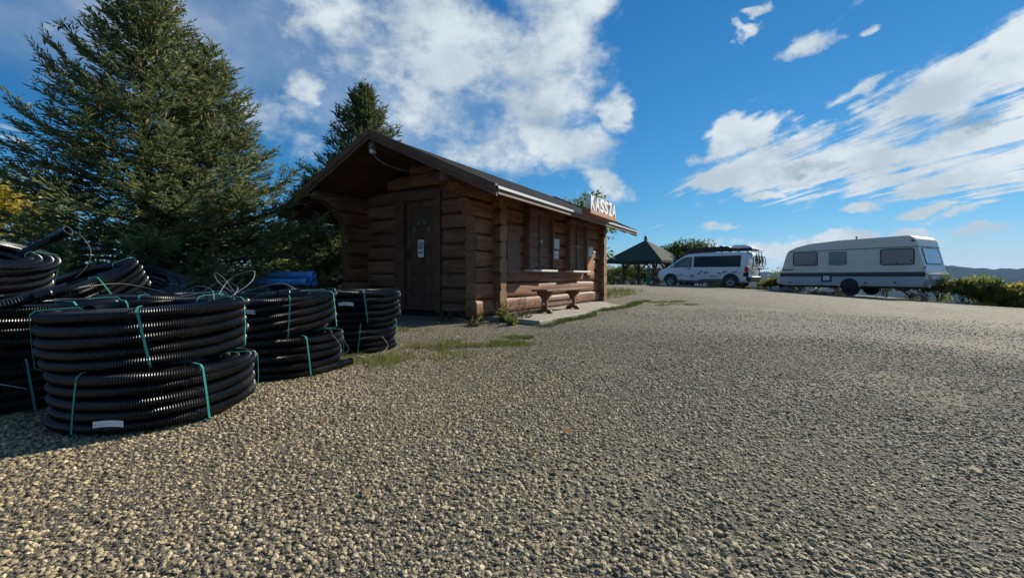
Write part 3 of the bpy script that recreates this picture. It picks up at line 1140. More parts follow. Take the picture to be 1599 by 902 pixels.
# shuttered windows of the long wall (plane b = 0)
def shuttered_window(a0, a1, z0, z1):
    f = MB()
    f.box(a0, a0 + 0.055, -0.135, 0.03, z0, z1 + 0.09).box(a1 - 0.06, a1, -0.135, 0.03, z0, z1 + 0.09).box(a0 + 0.055, a1 - 0.06, -0.133, 0.03, z1, z1 + 0.09)
    f.box(a0 + 0.055, a1 - 0.06, -0.02, 0.03, z0, z1)
    f.build('window_frame', M['brown'], cabin, bevel=0.004)
    MB().box(a0 + 0.02, a1 + 0.05, -0.20, 0.02, z0 - 0.045, z0 - 0.005).build('window_sill', M['sill'], cabin, bevel=0.004)
    w0, w1 = a0 + 0.06, a1 - 0.065
    mid = (w0 + w1) / 2
    for (s0, s1) in ((w0, mid - 0.004), (mid + 0.004, w1)):
        sh = MB()
        sh.box(s0, s0 + 0.06, -0.062, -0.03, z0 + 0.01, z1 - 0.005).box(s1 - 0.06, s1, -0.062, -0.03, z0 + 0.01, z1 - 0.005)
        sh.box(s0 + 0.06, s1 - 0.06, -0.061, -0.03, z0 + 0.01, z0 + 0.08).box(s0 + 0.06, s1 - 0.06, -0.061, -0.03, z1 - 0.075, z1 - 0.005)
        zb = z0 + (z1 - z0) * 0.52
        sh.box(s0 + 0.01, s1 - 0.002, -0.078, -0.060, zb - 0.03, zb + 0.03)
        so = sh.build('shutter', M['brown'], cabin, bevel=0.003)
        ns = 10
        for i in range(ns):
            q0 = z0 + 0.082 + (z1 - z0 - 0.16) * i / ns
            q1 = z0 + 0.082 + (z1 - z0 - 0.16) * (i + 1) / ns - 0.006
            MB().box(s0 + 0.06, s1 - 0.06, -0.054 + 0.003 * (i % 2), -0.035, q0, q1).build('slat', M['brown'], so)
    MB().box(mid - 0.028, mid + 0.028, -0.086, -0.062, z0 + 0.01, z1 - 0.005).build('cover_strip', M['brown'], cabin, bevel=0.003)
    la = MB().box(mid - 0.02, mid + 0.03, -0.100, -0.0861, z0 + 0.56, z0 + 0.60).tube([(mid + 0.0, -0.10, z0 + 0.58), (mid, -0.12, z0 + 0.58), (mid + 0.01, -0.12, z0 + 0.53)], 0.006, 6)
    la.build('latch', M['steel'], cabin)
    bt = MB().box(mid - 0.16, mid + 0.1, -0.10, -0.064, z0 + 0.02, z0 + 0.035)
    bt.build('bolt', M['black'], cabin)


shuttered_window(0.83, 1.95, 0.82, 1.94)
shuttered_window(2.85, 3.95, 0.82, 1.94)
# short rafter stubs on the long eave
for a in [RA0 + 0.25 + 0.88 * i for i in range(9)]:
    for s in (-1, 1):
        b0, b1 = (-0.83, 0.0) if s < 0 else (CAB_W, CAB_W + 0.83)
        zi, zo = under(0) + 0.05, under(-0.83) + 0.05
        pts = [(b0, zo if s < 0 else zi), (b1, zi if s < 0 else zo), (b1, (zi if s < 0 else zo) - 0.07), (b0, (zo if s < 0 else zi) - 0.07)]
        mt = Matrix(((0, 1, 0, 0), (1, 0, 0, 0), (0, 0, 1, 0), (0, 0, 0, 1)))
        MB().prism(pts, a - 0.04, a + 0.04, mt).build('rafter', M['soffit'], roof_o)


# ---- things on the cabin
def on_cabin(mb, name, mats, a, b, z, label, cat, **kw):
    o = mb.build(name, mats, None, cab(a, b, z), (0, 0, CAB_RZ), **kw)
    return tag(o, label, cat)


on_cabin(MB().box(0, 0.46, -0.022, 0.0, 0, 0.78), 'wooden_board', M['brown'], 0.13, -0.03, 0.73, 'plain tall brown board fixed to the logs left of the shutters', 'board', bevel=0.003)
on_cabin(MB().box(0, 0.46, -0.025, 0.0, 0, 0.78), 'notice_board', M['orange'], 4.13, -0.03, 0.71, 'varnished orange board with a paper notice right of the second shutters', 'notice board', bevel=0.003)


def paper_mat(name, base, ink, rows=(9, 26), thresh=0.52):
    m, nt, b = new_mat(name)
    n = nz(nt, mapping(nt, (rows[1], 1, rows[0] * 4)), 1.0, 3, 0.6)
    nt.links.new(mixc_(nt, mrange(nt, n, thresh, thresh + 0.08, 0, 0.8), base, ink), b.inputs['Base Color'])
    b.inputs['Roughness'].default_value = 0.5
    return m


M['paper1'] = paper_mat('blue_white_notice', (0.62, 0.70, 0.76), (0.18, 0.30, 0.42))
M['paper2'] = paper_mat('price_notice', (0.70, 0.70, 0.68), (0.15, 0.17, 0.22), (7, 14))


def sheet(w, h, bow=0.006):
    mb = MB()
    N = 6
    vs = [Vector((w * i / N, -bow * math.sin(math.pi * i / N) - (0.004 if j else 0), h * j)) for i in range(N + 1) for j in (0, 1)]
    vs += [p + Vector((0, 0.002, 0)) for p in vs]
    k = 2 * (N + 1)
    fs = []
    for i in range(N):
        a = 2 * i
        fs += [(a, a + 2, a + 3, a + 1), (k + a, k + a + 1, k + a + 3, k + a + 2)]
        fs += [(a, k + a, k + a + 2, a + 2), (a + 1, a + 3, k + a + 3, k + a + 1)]
    fs += [(0, 1, k + 1, k), (2 * N, k + 2 * N, k + 2 * N + 1, 2 * N + 1)]
    return mb.add(vs, fs)


on_cabin(sheet(0.30, 0.22), 'paper_notice', M['paper1'], 2.19, -0.008, 1.30, 'larger blue and white paper notice between the two shuttered windows', 'notice')
on_cabin(sheet(0.25, 0.18), 'paper_notice', M['paper2'], 2.20, -0.008, 1.07, 'smaller white paper notice below the larger one between the windows', 'notice')
on_cabin(sheet(0.30, 0.24), 'paper_notice', M['paper1'], 4.21, -0.060, 1.20, 'pale paper notice pinned to the top of the orange board', 'notice')

# KASSZA sign
sign = tag(empty('ticket_office_sign', cab(1.56, -1.11, 1.93), CAB_RZ), 'KASSZA sign of white block letters on an orange brown plank at the eave', 'sign')
pl_ = MB().box(0, 1.68, 0, 0.035, 0.0, 0.085).box(0, 1.68, 0.035, 0.19, 0.0, 0.03).box(0.0, 0.03, 0.035, 0.19, 0.03, 0.085).box(1.65, 1.68, 0.035, 0.19, 0.03, 0.085)
pl_.box(0.0, 1.68, 0.035, 0.12, 0.06, 0.084)
pl_.build('plank', M['signplank'], sign, bevel=0.003)
for x in (0.12, 0.84, 1.56):
    MB().box(x - 0.02, x + 0.02, 0.19, 0.225, 0.0, 0.06).build('bracket', M['black'], sign)


def letter_mesh(ch, height, depth, embolden=0.03):
    cu = bpy.data.curves.new('letter', 'FONT')
    cu.body = ch
    cu.size = 1.0
    cu.extrude = 0.5
    cu.offset = embolden
    cu.resolution_u = 4
    ob = bpy.data.objects.new('letter', cu)
    COL.objects.link(ob)
    bpy.context.view_layer.update()
    me = bpy.data.meshes.new_from_object(ob.evaluated_get(bpy.context.evaluated_depsgraph_get()))
    bpy.data.objects.remove(ob)
    bpy.data.curves.remove(cu)
    co = np.array([v.co[:] for v in me.vertices])
    lo, hi = co.min(0), co.max(0)
    return me, lo, hi


def put_letters(text, parent, mat, x0, pitch, width, height, depth, y_front, z0, embolden=0.03, name='letter'):
    for i, ch in enumerate(text):
        if ch == ' ':
            continue
        me, lo, hi = letter_mesh(ch, height, depth, embolden)
        me.materials.clear()
        me.materials.append(mat)
        w = width if ch not in 'I1' else width * 0.4
        sx, sz, sy = w / (hi[0] - lo[0]), height / (hi[1] - lo[1]), depth / (hi[2] - lo[2])
        for v in me.vertices:
            x, y, z = v.co
            v.co = ((x - lo[0]) * sx, y_front + depth - (z - lo[2]) * sy, z0 + (y - lo[1]) * sz)
        me.update()
        link(name, me, parent, (x0 + i * pitch, 0, 0))


put_letters('KASSZA', sign, M['letter'], 0.03, 0.272, 0.245, 0.29, 0.11, 0.004, 0.087, 0.035)

# lamp below the ridge, its cable
lamp = tag(empty('gable_lamp', cab(RA0 + 0.06, CAB_W / 2, 2.93), CAB_RZ), 'small white plastic box hanging under the gable peak', 'lamp')
MB().box(-0.04, 0.04, -0.045, 0.045, -0.15, 0.02).build('housing', M['white_plastic'], lamp, bevel=0.012)
MB().box(-0.02, 0.02, -0.06, 0.06, 0.02, 0.05).build('mount', M['black'], lamp)
MB().tube([(0.0, -0.02, -0.15), (0.02, -0.05, -0.22), (0.12, -0.16, -0.33), (0.35, -0.32, -0.40), (0.7, -0.45, -0.38), (1.1, -0.5, -0.30), (1.5, -0.5, -0.22)], 0.004, 6).build('cable', M['cord'], lamp)

# no-entry notice on the door
nsign = tag(empty('no_entry_sign', cab(0.033 + GAB, 1.945 - 0.24, 1.05), CAB_RZ), 'small white no entry sign on the cabin door', 'sign')
MB().box(-0.006, 0.0, -0.075, 0.075, 0, 0.34).build('plate', M['letter'], nsign)
ringp = [(-0.008, 0.055 * math.cos(t), 0.235 + 0.07 * math.sin(t)) for t in [2 * math.pi * k / 24 for k in range(24)]]
MB().tube(ringp, 0.007, 6, closed=True).build('ring', M['black'], nsign)
pg = MB().box(-0.010, -0.0065, -0.012, 0.012, 0.20, 0.25).box(-0.010, -0.0065, -0.009, 0.009, 0.256, 0.275)
pg.box(-0.010, -0.0065, -0.016, -0.004, 0.178, 0.20).box(-0.010, -0.0065, 0.004, 0.016, 0.178, 0.20)
pg.build('pictogram', M['black'], nsign)
MB().bar((-0.0115, 0.04, 0.185), (-0.0115, -0.04, 0.285), 0.008, 0.002).build('ring', M['black'], nsign)
tx = MB()
for z_, ws in ((0.10, (0.02, 0.03, 0.02, 0.025)), (0.075, (0.03, 0.02, 0.03))):
    y = 0.055
    for w in ws:
        tx.box(-0.008, -0.0062, y - w, y, z_, z_ + 0.013)
        y -= w + 0.006
tx.build('caption', M['black'], nsign)

# bench
bench = tag(empty('wooden_bench', cab(0.58, -0.64, -0.034), CAB_RZ), 'low wooden bench on the concrete path below the shuttered windows', 'bench')
MB().box(0, 1.9, 0, 0.34, 0.425, 0.465).build('seat', M['bench'], bench, bevel=0.006)
prof = [(0.03, 0.0), (0.03, 0.05), (0.07, 0.085), (0.12, 0.09), (0.125, 0.27), (0.09, 0.32), (0.04, 0.345), (0.02, 0.425), (0.34, 0.425), (0.32, 0.345), (0.27, 0.32), (0.235, 0.27), (0.24, 0.09), (0.29, 0.085), (0.33, 0.05), (0.33, 0.0), (0.25, 0.0), (0.22, 0.03), (0.14, 0.03), (0.11, 0.0)]
for x in (0.22, 1.58):
    mt = Matrix(((0, 1, 0, 0), (1, 0, 0, 0), (0, 0, 1, 0), (0, 0, 0, 1)))
    MB().prism(prof, x, x + 0.065, mt).build('leg', M['bench'], bench, bevel=0.004)
MB().box(0.285, 1.58, 0.155, 0.195, 0.14, 0.24).build('stretcher', M['bench'], bench, bevel=0.004)
for x in (0.18, 1.645):
    MB().box(x, x + 0.04, 0.165, 0.185, 0.17, 0.21).build('wedge', M['letter'], bench)

# ------------------------------------------------------------------ coils of black corrugated pipe
PIPE_R = 0.0305
COIL_R = 0.48


def coil_mesh(seed, turns=5, inner=2, rib=0.0105, sides=10):
    """one long corrugated pipe: a stacked outer layer, then spiralling inwards over the top"""
    rg = np.random.RandomState(seed)
    rc = COIL_R - PIPE_R
    pts = []
    ph = rg.uniform(0, 6.28, 6)
    am = rg.uniform(0.004, 0.009, 6)
    segs = []
    for lay in range(turns):
        segs.append(('up', lay))
    total = turns + inner
    n_per = int(2 * math.pi * rc / (rib / 2))
    n = n_per * total
    u = np.arange(n) / n_per
    th = 2 * math.pi * u
    lay_in = np.clip(u - turns + 0.12, 0, None)
    stepin = np.floor(lay_in) + np.clip((lay_in - np.floor(lay_in)) / 0.25, 0, 1)
    stepin = np.where(lay_in > 0, stepin, 0)
    r = rc - stepin * 2 * PIPE_R
    up = np.floor(u) + np.clip((u - np.floor(u) - 0.72) / 0.28, 0, 1)
    up = np.minimum(up, turns - 1)
    z = PIPE_R + up * 2 * PIPE_R * 0.995
    wr = sum(am[k] * np.sin(th * (1 + 0.37 * k) + ph[k]) for k in range(4)) * 0.95
    wz = sum(am[k] * np.sin(th * (0.7 + 0.41 * k) + ph[5 - k]) for k in range(3)) * 0.5 * (u > 1)
    P = np.stack([(r + wr) * np.cos(th), (r + wr) * np.sin(th), z + wz], 1)
    T = np.gradient(P, axis=0)
    T /= np.linalg.norm(T, axis=1)[:, None]
    Z = np.array([0, 0, 1.0])
    S = np.cross(T, Z)
    S /= np.linalg.norm(S, axis=1)[:, None]
    U = np.cross(S, T)
    rad = np.where(np.arange(n) % 2 == 0, PIPE_R, PIPE_R * 0.84)
    a = 2 * math.pi * np.arange(sides) / sides + 0.2
    V = P[:, None, :] + rad[:, None, None] * (np.cos(a)[None, :, None] * S[:, None, :] + np.sin(a)[None, :, None] * U[:, None, :])
    V = V.reshape(-1, 3)
    i = np.arange(n - 1)[:, None] * sides
    k = np.arange(sides)[None, :]
    F = np.stack([i + k, i + (k + 1) % sides, i + sides + (k + 1) % sides, i + sides + k], -1).reshape(-1, 4)
    # plain inner turns that only fill the core
    mb = MB()
    for q in range(1, 3):
        for l in range(0, turns - 1):
            rr = rc - q * 2 * PIPE_R
            mb.tube([(rr * math.cos(t), rr * math.sin(t), PIPE_R + l * 2 * PIPE_R) for t in [2 * math.pi * m_ / 40 for m_ in range(40)]], PIPE_R * 0.98, 6, closed=True)
    b0 = len(V)
    V = np.vstack([V, np.array([tuple(p) for p in mb.v])])
    F = np.vstack([F, np.array(mb.f) + b0])
    end = (P[-1], T[-1])
    me = fast_mesh('corrugated_pipe', V, F, M['pipe'], True)
    me.set_sharp_from_angle(angle=R(48))
    return me, end


COILS = [coil_mesh(3), coil_mesh(11), coil_mesh(23)]
COIL_H = 5 * 2 * PIPE_R * 0.995


def strap_mesh(width=0.013, slant=0.05):
    rc0, rc1 = COIL_R + 0.009, COIL_R - 6 * PIPE_R - 0.006
    z0, z1 = -0.003, COIL_H + 0.008
    loop = []
    c = 0.02
    for (x, z) in ((rc0, z0 + c), (rc0 + 0.003, (z0 + z1) / 2), (rc0, z1 - c), (rc0 - c, z1), ((rc0 + rc1) / 2, z1 + 0.002), (rc1 + c, z1), (rc1, z1 - c), (rc1, z0 + c), (rc1 + c, z0), (rc0 - c, z0)):
        loop.append((x, z))
    mb = MB()
    n = len(loop)
    vs = []
    for (x, z) in loop:
        s = slant * (z / COIL_H - 0.5)
        for d in (-width / 2, width / 2):
            vs.append(Vector((x, d + s, z)))
    for (x, z) in loop:
        s = slant * (z / COIL_H - 0.5)
        xm, zm = (rc0 + rc1) / 2, (z0 + z1) / 2
        for d in (-width / 2, width / 2):
            vs.append(Vector((x + 0.002 * (1 if x > xm else -1), d + s, z + 0.002 * (1 if z > zm else -1))))
    fs = []
    k = 2 * n
    for i in range(n):
        j = (i + 1) % n
        fs += [(2 * i, 2 * i + 1, 2 * j + 1, 2 * j), (k + 2 * i, k + 2 * j, k + 2 * j + 1, k + 2 * i + 1), (2 * i, 2 * j, k + 2 * j, k + 2 * i), (2 * i + 1, k + 2 * i + 1, k + 2 * j + 1, 2 * j + 1)]
    mb.add(vs, fs)
    return mb.mesh('strap', M['strap'])


STRAPS = [strap_mesh(0.010, -0.035), strap_mesh(0.008, 0.03), strap_mesh(0.009, -0.01)]
M['sticker'] = paper_mat('printed_sticker', (0.66, 0.68, 0.70), (0.18, 0.2, 0.24), (28, 60), 0.55)


def sticker_mesh(w=0.128, h=0.031):
    mb = MB()
    N = 8
    vs = []
    rr = COIL_R + 0.008
    for lay in (0, 1):
        for i in range(N + 1):
            a = (i / N - 0.5) * w / rr
            sag = 0.006 * math.sin(i / N * 3.1) - 0.004 * i / N
            for z in (0, h):
                q = rr + (0.0015 if lay else 0) + (0.006 if i == N else 0)
                vs.append(Vector((q * math.cos(a), q * math.sin(a), z + sag)))
    k = 2 * (N + 1)
    fs = []
    for i in range(N):
        a = 2 * i
        fs += [(a, a + 2, a + 3, a + 1), (k + a, k + a + 1, k + a + 3, k + a + 2), (a, k + a, k + a + 2, a + 2), (a + 1, a + 3, k + a + 3, k + a + 1)]
    fs += [(0, 1, k + 1, k), (2 * N, k + 2 * N, k + 2 * N + 1, 2 * N + 1)]
    return mb.add(vs, fs).mesh('sticker', M['sticker'])


STICKER = sticker_mesh()


def ribbed_tube(path, r=PIPE_R, rib=0.0118, sides=10):
    """corrugated tube along a smooth path (list of points, resampled)"""
    P = [Vector(p) for p in path]
    # catmull-rom resample
    out = []
    for i in range(len(P) - 1):
        p0, p1, p2, p3 = P[max(i - 1, 0)], P[i], P[i + 1], P[min(i + 2, len(P) - 1)]
        L = (p2 - p1).length
        k = max(2, int(L / (rib / 2)))
        for j in range(k):
            t = j / k
            out.append(0.5 * ((2 * p1) + (-p0 + p2) * t + (2 * p0 - 5 * p1 + 4 * p2 - p3) * t * t + (-p0 + 3 * p1 - 3 * p2 + p3) * t ** 3))
    out.append(P[-1])
    rs = [r if i % 2 == 0 else r * 0.84 for i in range(len(out))]
    return MB().tube(out, rs, sides)


def spline(path, n=8):
    P = [Vector(p) for p in path]
    out = []
    for i in range(len(P) - 1):
        p0, p1, p2, p3 = P[max(i - 1, 0)], P[i], P[i + 1], P[min(i + 2, len(P) - 1)]
        for j in range(n):
            t = j / n
            out.append(0.5 * ((2 * p1) + (-p0 + p2) * t + (2 * p0 - 5 * p1 + 4 * p2 - p3) * t * t + (-p0 + 3 * p1 - 3 * p2 + p3) * t ** 3))
    out.append(P[-1])
    return out


def coupling(parent, p, d, r=PIPE_R):
    """smooth sleeve with two collars on a pipe end"""
    d = Vector(d).normalized()
    q = d.to_track_quat('Z', 'Y').to_matrix().to_4x4()
    q.translation = Vector(p)
    prof = [(r * 0.8, 0.0), (r * 1.16, 0.0), (r * 1.16, 0.055), (r * 1.27, 0.058), (r * 1.27, 0.070), (r * 1.16, 0.073), (r * 1.16, 0.125), (r * 1.24, 0.128), (r * 1.24, 0.14), (r * 0.98, 0.14), (r * 0.95, 0.02), (0.0, 0.018)]
    return MB().lathe(prof, 18, q).build('coupling', M['pipe'], parent, smooth_angle=35)


def coil(x, y, z, rz, label, variant=0, straps=(), stickers=(), tilt=(0, 0), s=1.0, group='coils of black corrugated pipe'):
    o = tag(empty('pipe_coil', (x, y, z)), label, 'pipe coil', group)
    o.rotation_euler = (R(tilt[0]), R(tilt[1]), 0)
    o.scale = (s, s, s * 0.965)
    link('corrugated_pipe', COILS[variant][0], o, rot=(0, 0, R(rz)))
    for i, a in enumerate(straps):
        link('strap', STRAPS[i % 3], o, rot=(0, 0, R(a)))
    for (a, zz) in stickers:
        link('sticker', STICKER, o, (0, 0, zz), (0, 0, R(a)))
    return o


def cord(parent, path, r=0.0016):
    return MB().tube(spline(path), r, 5).build('draw_cord', M['cord'], parent)


def gr(x, y):
    return terrain(x, y) + 0.006


# front stack
ax, ay = -1.99, 2.52
c = coil(ax + 0.025, ay, gr(ax, ay), 40, 'lower coil of the nearest stack, with a white sticker at its foot', 0, (-30, -95, 22, 100, 170), [(-77, 0.045)], s=0.96)
c = coil(ax - 0.03, ay + 0.02, gr(ax, ay) + COIL_H * 0.965 + 0.014, 200, 'upper coil of the nearest stack, its top just below eye level', 1, (-56, 11, -130, 80, 150), [], tilt=(3, -2.0), s=0.96)
cord(c, [(0.30, 0.10, 0.30), (0.22, 0.2, 0.36), (0.05, 0.30, 0.38), (-0.1, 0.35, 0.31)])
cord(c, [(0.35, 0.18, 0.31), (0.42, 0.30, 0.40), (0.36, 0.42, 0.47), (0.22, 0.40, 0.42), (0.20, 0.30, 0.32)])
cord(c, [(0.30, 0.30, 0.31), (0.25, 0.42, 0.36), (0.12, 0.45, 0.40), (0.0, 0.42, 0.33), (-0.1, 0.36, 0.31)])
# second stack
bx_, by_ = -1.88, 3.60
c = coil(bx_, by_, gr(bx_, by_), 110, 'lower coil of the middle stack, a loose pipe end at its right foot', 2, (-38, 18, -90, 120), [])
tail = ribbed_tube([(0.36, -0.26, 0.035), (0.44, -0.10, 0.033), (0.49, 0.06, 0.032), (0.53, 0.16, 0.032)])
tail.build('pipe_end', M['pipe'], c, smooth_angle=45)
cord(c, [(0.47, 0.05, 0.06), (0.52, -0.02, 0.16), (0.50, -0.05, 0.24), (0.47, -0.1, 0.30)])
cord(c, [(0.50, 0.10, 0.05), (0.60, 0.05, 0.10), (0.66, 0.12, 0.07), (0.58, 0.2, 0.03)])
c = coil(bx_ - 0.03, by_, gr(bx_, by_) + COIL_H * 0.965 + 0.014, 15, 'upper coil of the middle stack, with a black coupling on its pipe end', 0, (2, -50, 95, 200), [(-82, 0.20)], tilt=(3, -2))
e = ribbed_tube([(0.05, -0.36, COIL_H - 0.03), (0.14, -0.345, COIL_H + 0.012), (0.24, -0.30, COIL_H + 0.018)])
e.build('pipe_end', M['pipe'], c, smooth_angle=45)
coupling(c, (0.22, -0.31, COIL_H + 0.018), (0.10, 0.045, 0.0))
cord(c, [(0.34, -0.24, 0.33), (0.2, -0.22, 0.40), (0.0, -0.2, 0.37), (-0.2, -0.1, 0.33)])
cord(c, [(-0.1, -0.30, 0.33), (-0.25, -0.2, 0.46), (-0.38, -0.1, 0.50), (-0.42, 0.0, 0.42), (-0.35, 0.05, 0.33)])
# third stack
cx_, cy_ = -1.71, 4.72
c = coil(cx_, cy_, gr(cx_, cy_), 250, 'lower coil of the stack nearest the cabin door, with a loose cord', 1, (4, -60, 130), [])
cord(c, [(0.42, -0.28, 0.16), (0.46, -0.26, 0.10), (0.47, -0.24, 0.05), (0.45, -0.34, 0.012)])
cord(c, [(0.10, -0.50, 0.27), (0.14, -0.52, 0.15), (0.18, -0.52, 0.06), (0.12, -0.58, 0.02)])
c = coil(cx_ + 0.0, cy_ + 0.01, gr(cx_, cy_) + COIL_H * 0.965 + 0.003, 70, 'upper coil of the stack nearest the cabin door, with a sticker', 2, (-54, 20, 140, -130), [(-74, 0.17)], s=1.06)
cord(c, [(-0.05, -0.40, 0.31), (-0.12, -0.46, 0.32), (-0.2, -0.45, 0.26), (-0.24, -0.43, 0.16)])
# stacks behind and to the left
dx_, dy_ = -3.02, 2.78
coil(dx_, dy_, gr(dx_, dy_), 10, 'shaded lower coil at the left edge of the picture', 1, (-40, -120, 60), [])
c = coil(dx_ + 0.02, dy_, gr(dx_, dy_) + COIL_H, 300, 'upper coil at the left edge, its pipe end with coupling pointing up right', 2, (-18, -100, 70, 150), [])
pth = [(-0.30, -0.42, 0.12), (-0.12, -0.52, 0.17), (0.06, -0.50, 0.235), (0.24, -0.38, 0.30), (0.36, -0.27, 0.355)]
ribbed_tube(pth).build('pipe_end', M['pipe'], c, smooth_angle=45)
coupling(c, (0.345, -0.285, 0.348), (0.12, 0.11, 0.055))
cord(c, [(0.47, -0.16, 0.40), (0.56, 0.0, 0.42), (0.70, 0.05, 0.39), (0.85, 0.0, 0.36)])
cord(c, [(0.05, -0.52, 0.28), (-0.02, -0.60, 0.22), (0.08, -0.62, 0.10), (0.30, -0.58, -0.04), (0.55, -0.52, -0.12)])
cord(c, [(-0.3, -0.5, 0.22), (-0.1, -0.56, 0.30), (0.15, -0.50, 0.345), (0.30, -0.40, 0.36)])
hx, hy = -2.98, 3.86
coil(hx, hy, gr(hx, hy), 80, 'lower coil almost hidden behind the nearest stack', 0, (-60, 40), [])
coil(hx, hy, gr(hx, hy) + COIL_H, 160, 'flat lying coil seen just over the top of the nearest stack', 1, (-70, 0, 60, 160), [])
ix, iy = -2.78, 5.0
coil(ix, iy, gr(ix, iy), 200, 'lower coil in the row behind the middle stack', 2, (-60, 20, 120), [])
coil(ix, iy, gr(ix, iy) + COIL_H, 30, 'upper coil in the row behind the middle stack, with a sticker', 0, (-80, 10, 110), [(-52, 0.2)])
fx, fy = -4.05, 4.35
coil(fx, fy, gr(fx, fy), 140, 'lower coil under the tilted coil left of the spruce foot', 0, (-60, 30), [])
coil(fx + 0.03, fy - 0.04, gr(fx, fy) + COIL_H + 0.16, 20, 'topmost tilted coil leaning towards the camera left of the spruce', 2, (-30, 60, -110), [], tilt=(22, -12))
ex, ey = -4.02, 3.28
coil(ex, ey, gr(ex, ey), 120, 'lower coil under the striped tilted coil at the left edge', 1, (-60, 30), [])
coil(ex, ey, gr(ex, ey) + COIL_H, 220, 'second coil up under the striped tilted coil at the left edge', 2, (-60, 30), [])
c = coil(ex, ey - 0.02, gr(ex, ey) + 2 * COIL_H + 0.08, 40, 'topmost coil at the left edge, tilted, with a pipe end sticking up', 0, (-28, 60, -120), [], tilt=(2, 17))
pe = [(0.05, 0.30, 0.26), (0.12, 0.32, 0.34), (0.20, 0.33, 0.42), (0.26, 0.33, 0.48)]
ribbed_tube(pe).build('pipe_end', M['pipe'], c, smooth_angle=45)
coupling(c, (0.24, 0.33, 0.46), (0.09, 0.0, 0.09))
cord(c, [(0.34, 0.33, 0.56), (0.46, 0.33, 0.54), (0.56, 0.33, 0.44), (0.55, 0.33, 0.30), (0.50, 0.32, 0.2)])
gx, gy = -4.55, 5.45
coil(gx, gy, gr(gx, gy), 100, 'lower coil deep in the shade under the spruce', 2, (-60, 30), [])
coil(gx + 0.02, gy - 0.05, gr(gx, gy) + COIL_H + 0.14, 60, 'dark tilted coil on top of the stack under the spruce branches', 0, (-60, 20), [], tilt=(16, 18))
jx, jy = -3.6, 5.3
coil(jx, jy, gr(jx, jy), 100, 'lower coil between the spruce and the row behind', 1, (-60, 30), [])
coil(jx, jy, gr(jx, jy) + COIL_H, 310, 'upper coil between the spruce and the row behind', 0, (-70, 20), [])

# ------------------------------------------------------------------ blue pipes behind, grey pipes far left
M['blue'] = plain('blue_plastic_pipe', (0.03, 0.16, 0.42), 0.28, vary=0.15)
M['grey_pipe'] = plain('light_grey_pipe', (0.50, 0.50, 0.47), 0.6, vary=0.12)


def straight_pipe(name, p, q, r, mat, label, group, wall=0.12):
    p, q = Vector(p), Vector(q)
    L = (q - p).length
    m = (q - p).to_track_quat('Z', 'Y').to_matrix().to_4x4()
    ri = r * (1 - wall)
    prof = [(ri, 0.25), (ri, 0), (r, 0), (r, L - 0.12), (r * 1.12, L - 0.11), (r * 1.12, L), (ri * 1.1, L), (ri * 1.05, L - 0.4), (0, L - 0.41)]
    o = MB().lathe(prof, 20, m).build(name, mat, None, p, smooth_angle=40)
    return tag(o, label, 'pipe', group)


M['blue'] = plain('blue_plastic_pipe', (0.10, 0.34, 0.72), 0.2, vary=0.15)
BL = [(0, 0, 'right lower blue pipe of the bundle beyond the coils'), (0.26, 0, 'left lower blue pipe of the bundle beyond the coils'), (0.13, 0.22, 'upper blue pipe lying on the bundle beyond the coils'), (-0.26, 0.0, 'front blue pipe of the bundle beyond the coils')]
zt = 0.60
for (oy, oz, lab) in BL:
    straight_pipe('blue_pipe', (-4.45 + 0.3 * oy, 8.0 + oy * 0.55, zt + oz * 0.55 + 0.06), (-3.48 - 0.1 * abs(oy), 7.85 + oy * 0.55, zt + oz * 0.55 + 0.06), 0.06, M['blue'], lab, 'blue plastic pipes')
for k, x in enumerate((-4.25, -3.75)):
    tag(MB().box(x - 0.06, x + 0.06, 7.6, 8.45, terrain(x, 8) - 0.05, zt + 0.0).build('timber_bearer', M['grey_wood'], bevel=0.005), ('left' if k == 0 else 'right') + ' timber block under the blue pipes', 'timber')
for i in range(3):
    x = -9.35 + 0.36 * i
    straight_pipe('grey_pipe', (x - 2.3, 9.6 + 0.05 * i, 1.36), (x, 9.0 + 0.28 * i, 1.36), 0.135, M['grey_pipe'], ('first', 'second', 'third')[i] + ' light grey pipe from the left behind the tilted coils', 'light grey pipes')
rk = tag(empty('pipe_rack', (-10.3, 9.3, terrain(-10.3, 9.3))), 'low timber rack that carries the light grey pipes', 'rack')
for (x, y) in ((-0.9, -0.25), (0.3, -0.35), (-0.9, 0.75), (0.3, 0.75)):
    MB().box(x - 0.05, x + 0.05, y - 0.05, y + 0.05, -0.1, 1.04).build('post', M['grey_wood'], rk)
for x in (-0.9, 0.3):
    MB().box(x - 0.06, x + 0.06, -0.45, 0.95, 1.04, 1.125).build('beam', M['grey_wood'], rk)

# ------------------------------------------------------------------ conifers
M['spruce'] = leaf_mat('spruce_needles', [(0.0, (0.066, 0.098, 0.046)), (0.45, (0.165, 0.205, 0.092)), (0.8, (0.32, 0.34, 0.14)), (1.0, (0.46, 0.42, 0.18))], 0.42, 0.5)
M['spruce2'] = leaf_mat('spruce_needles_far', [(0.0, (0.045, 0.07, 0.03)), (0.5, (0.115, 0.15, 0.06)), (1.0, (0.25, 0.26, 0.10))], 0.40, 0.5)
M['cone'] = plain('spruce_cone', (0.22, 0.10, 0.04), 0.7, vary=0.3, scale=60)


def norm(a):
    return a / np.maximum(np.linalg.norm(a, axis=-1, keepdims=True), 1e-9)


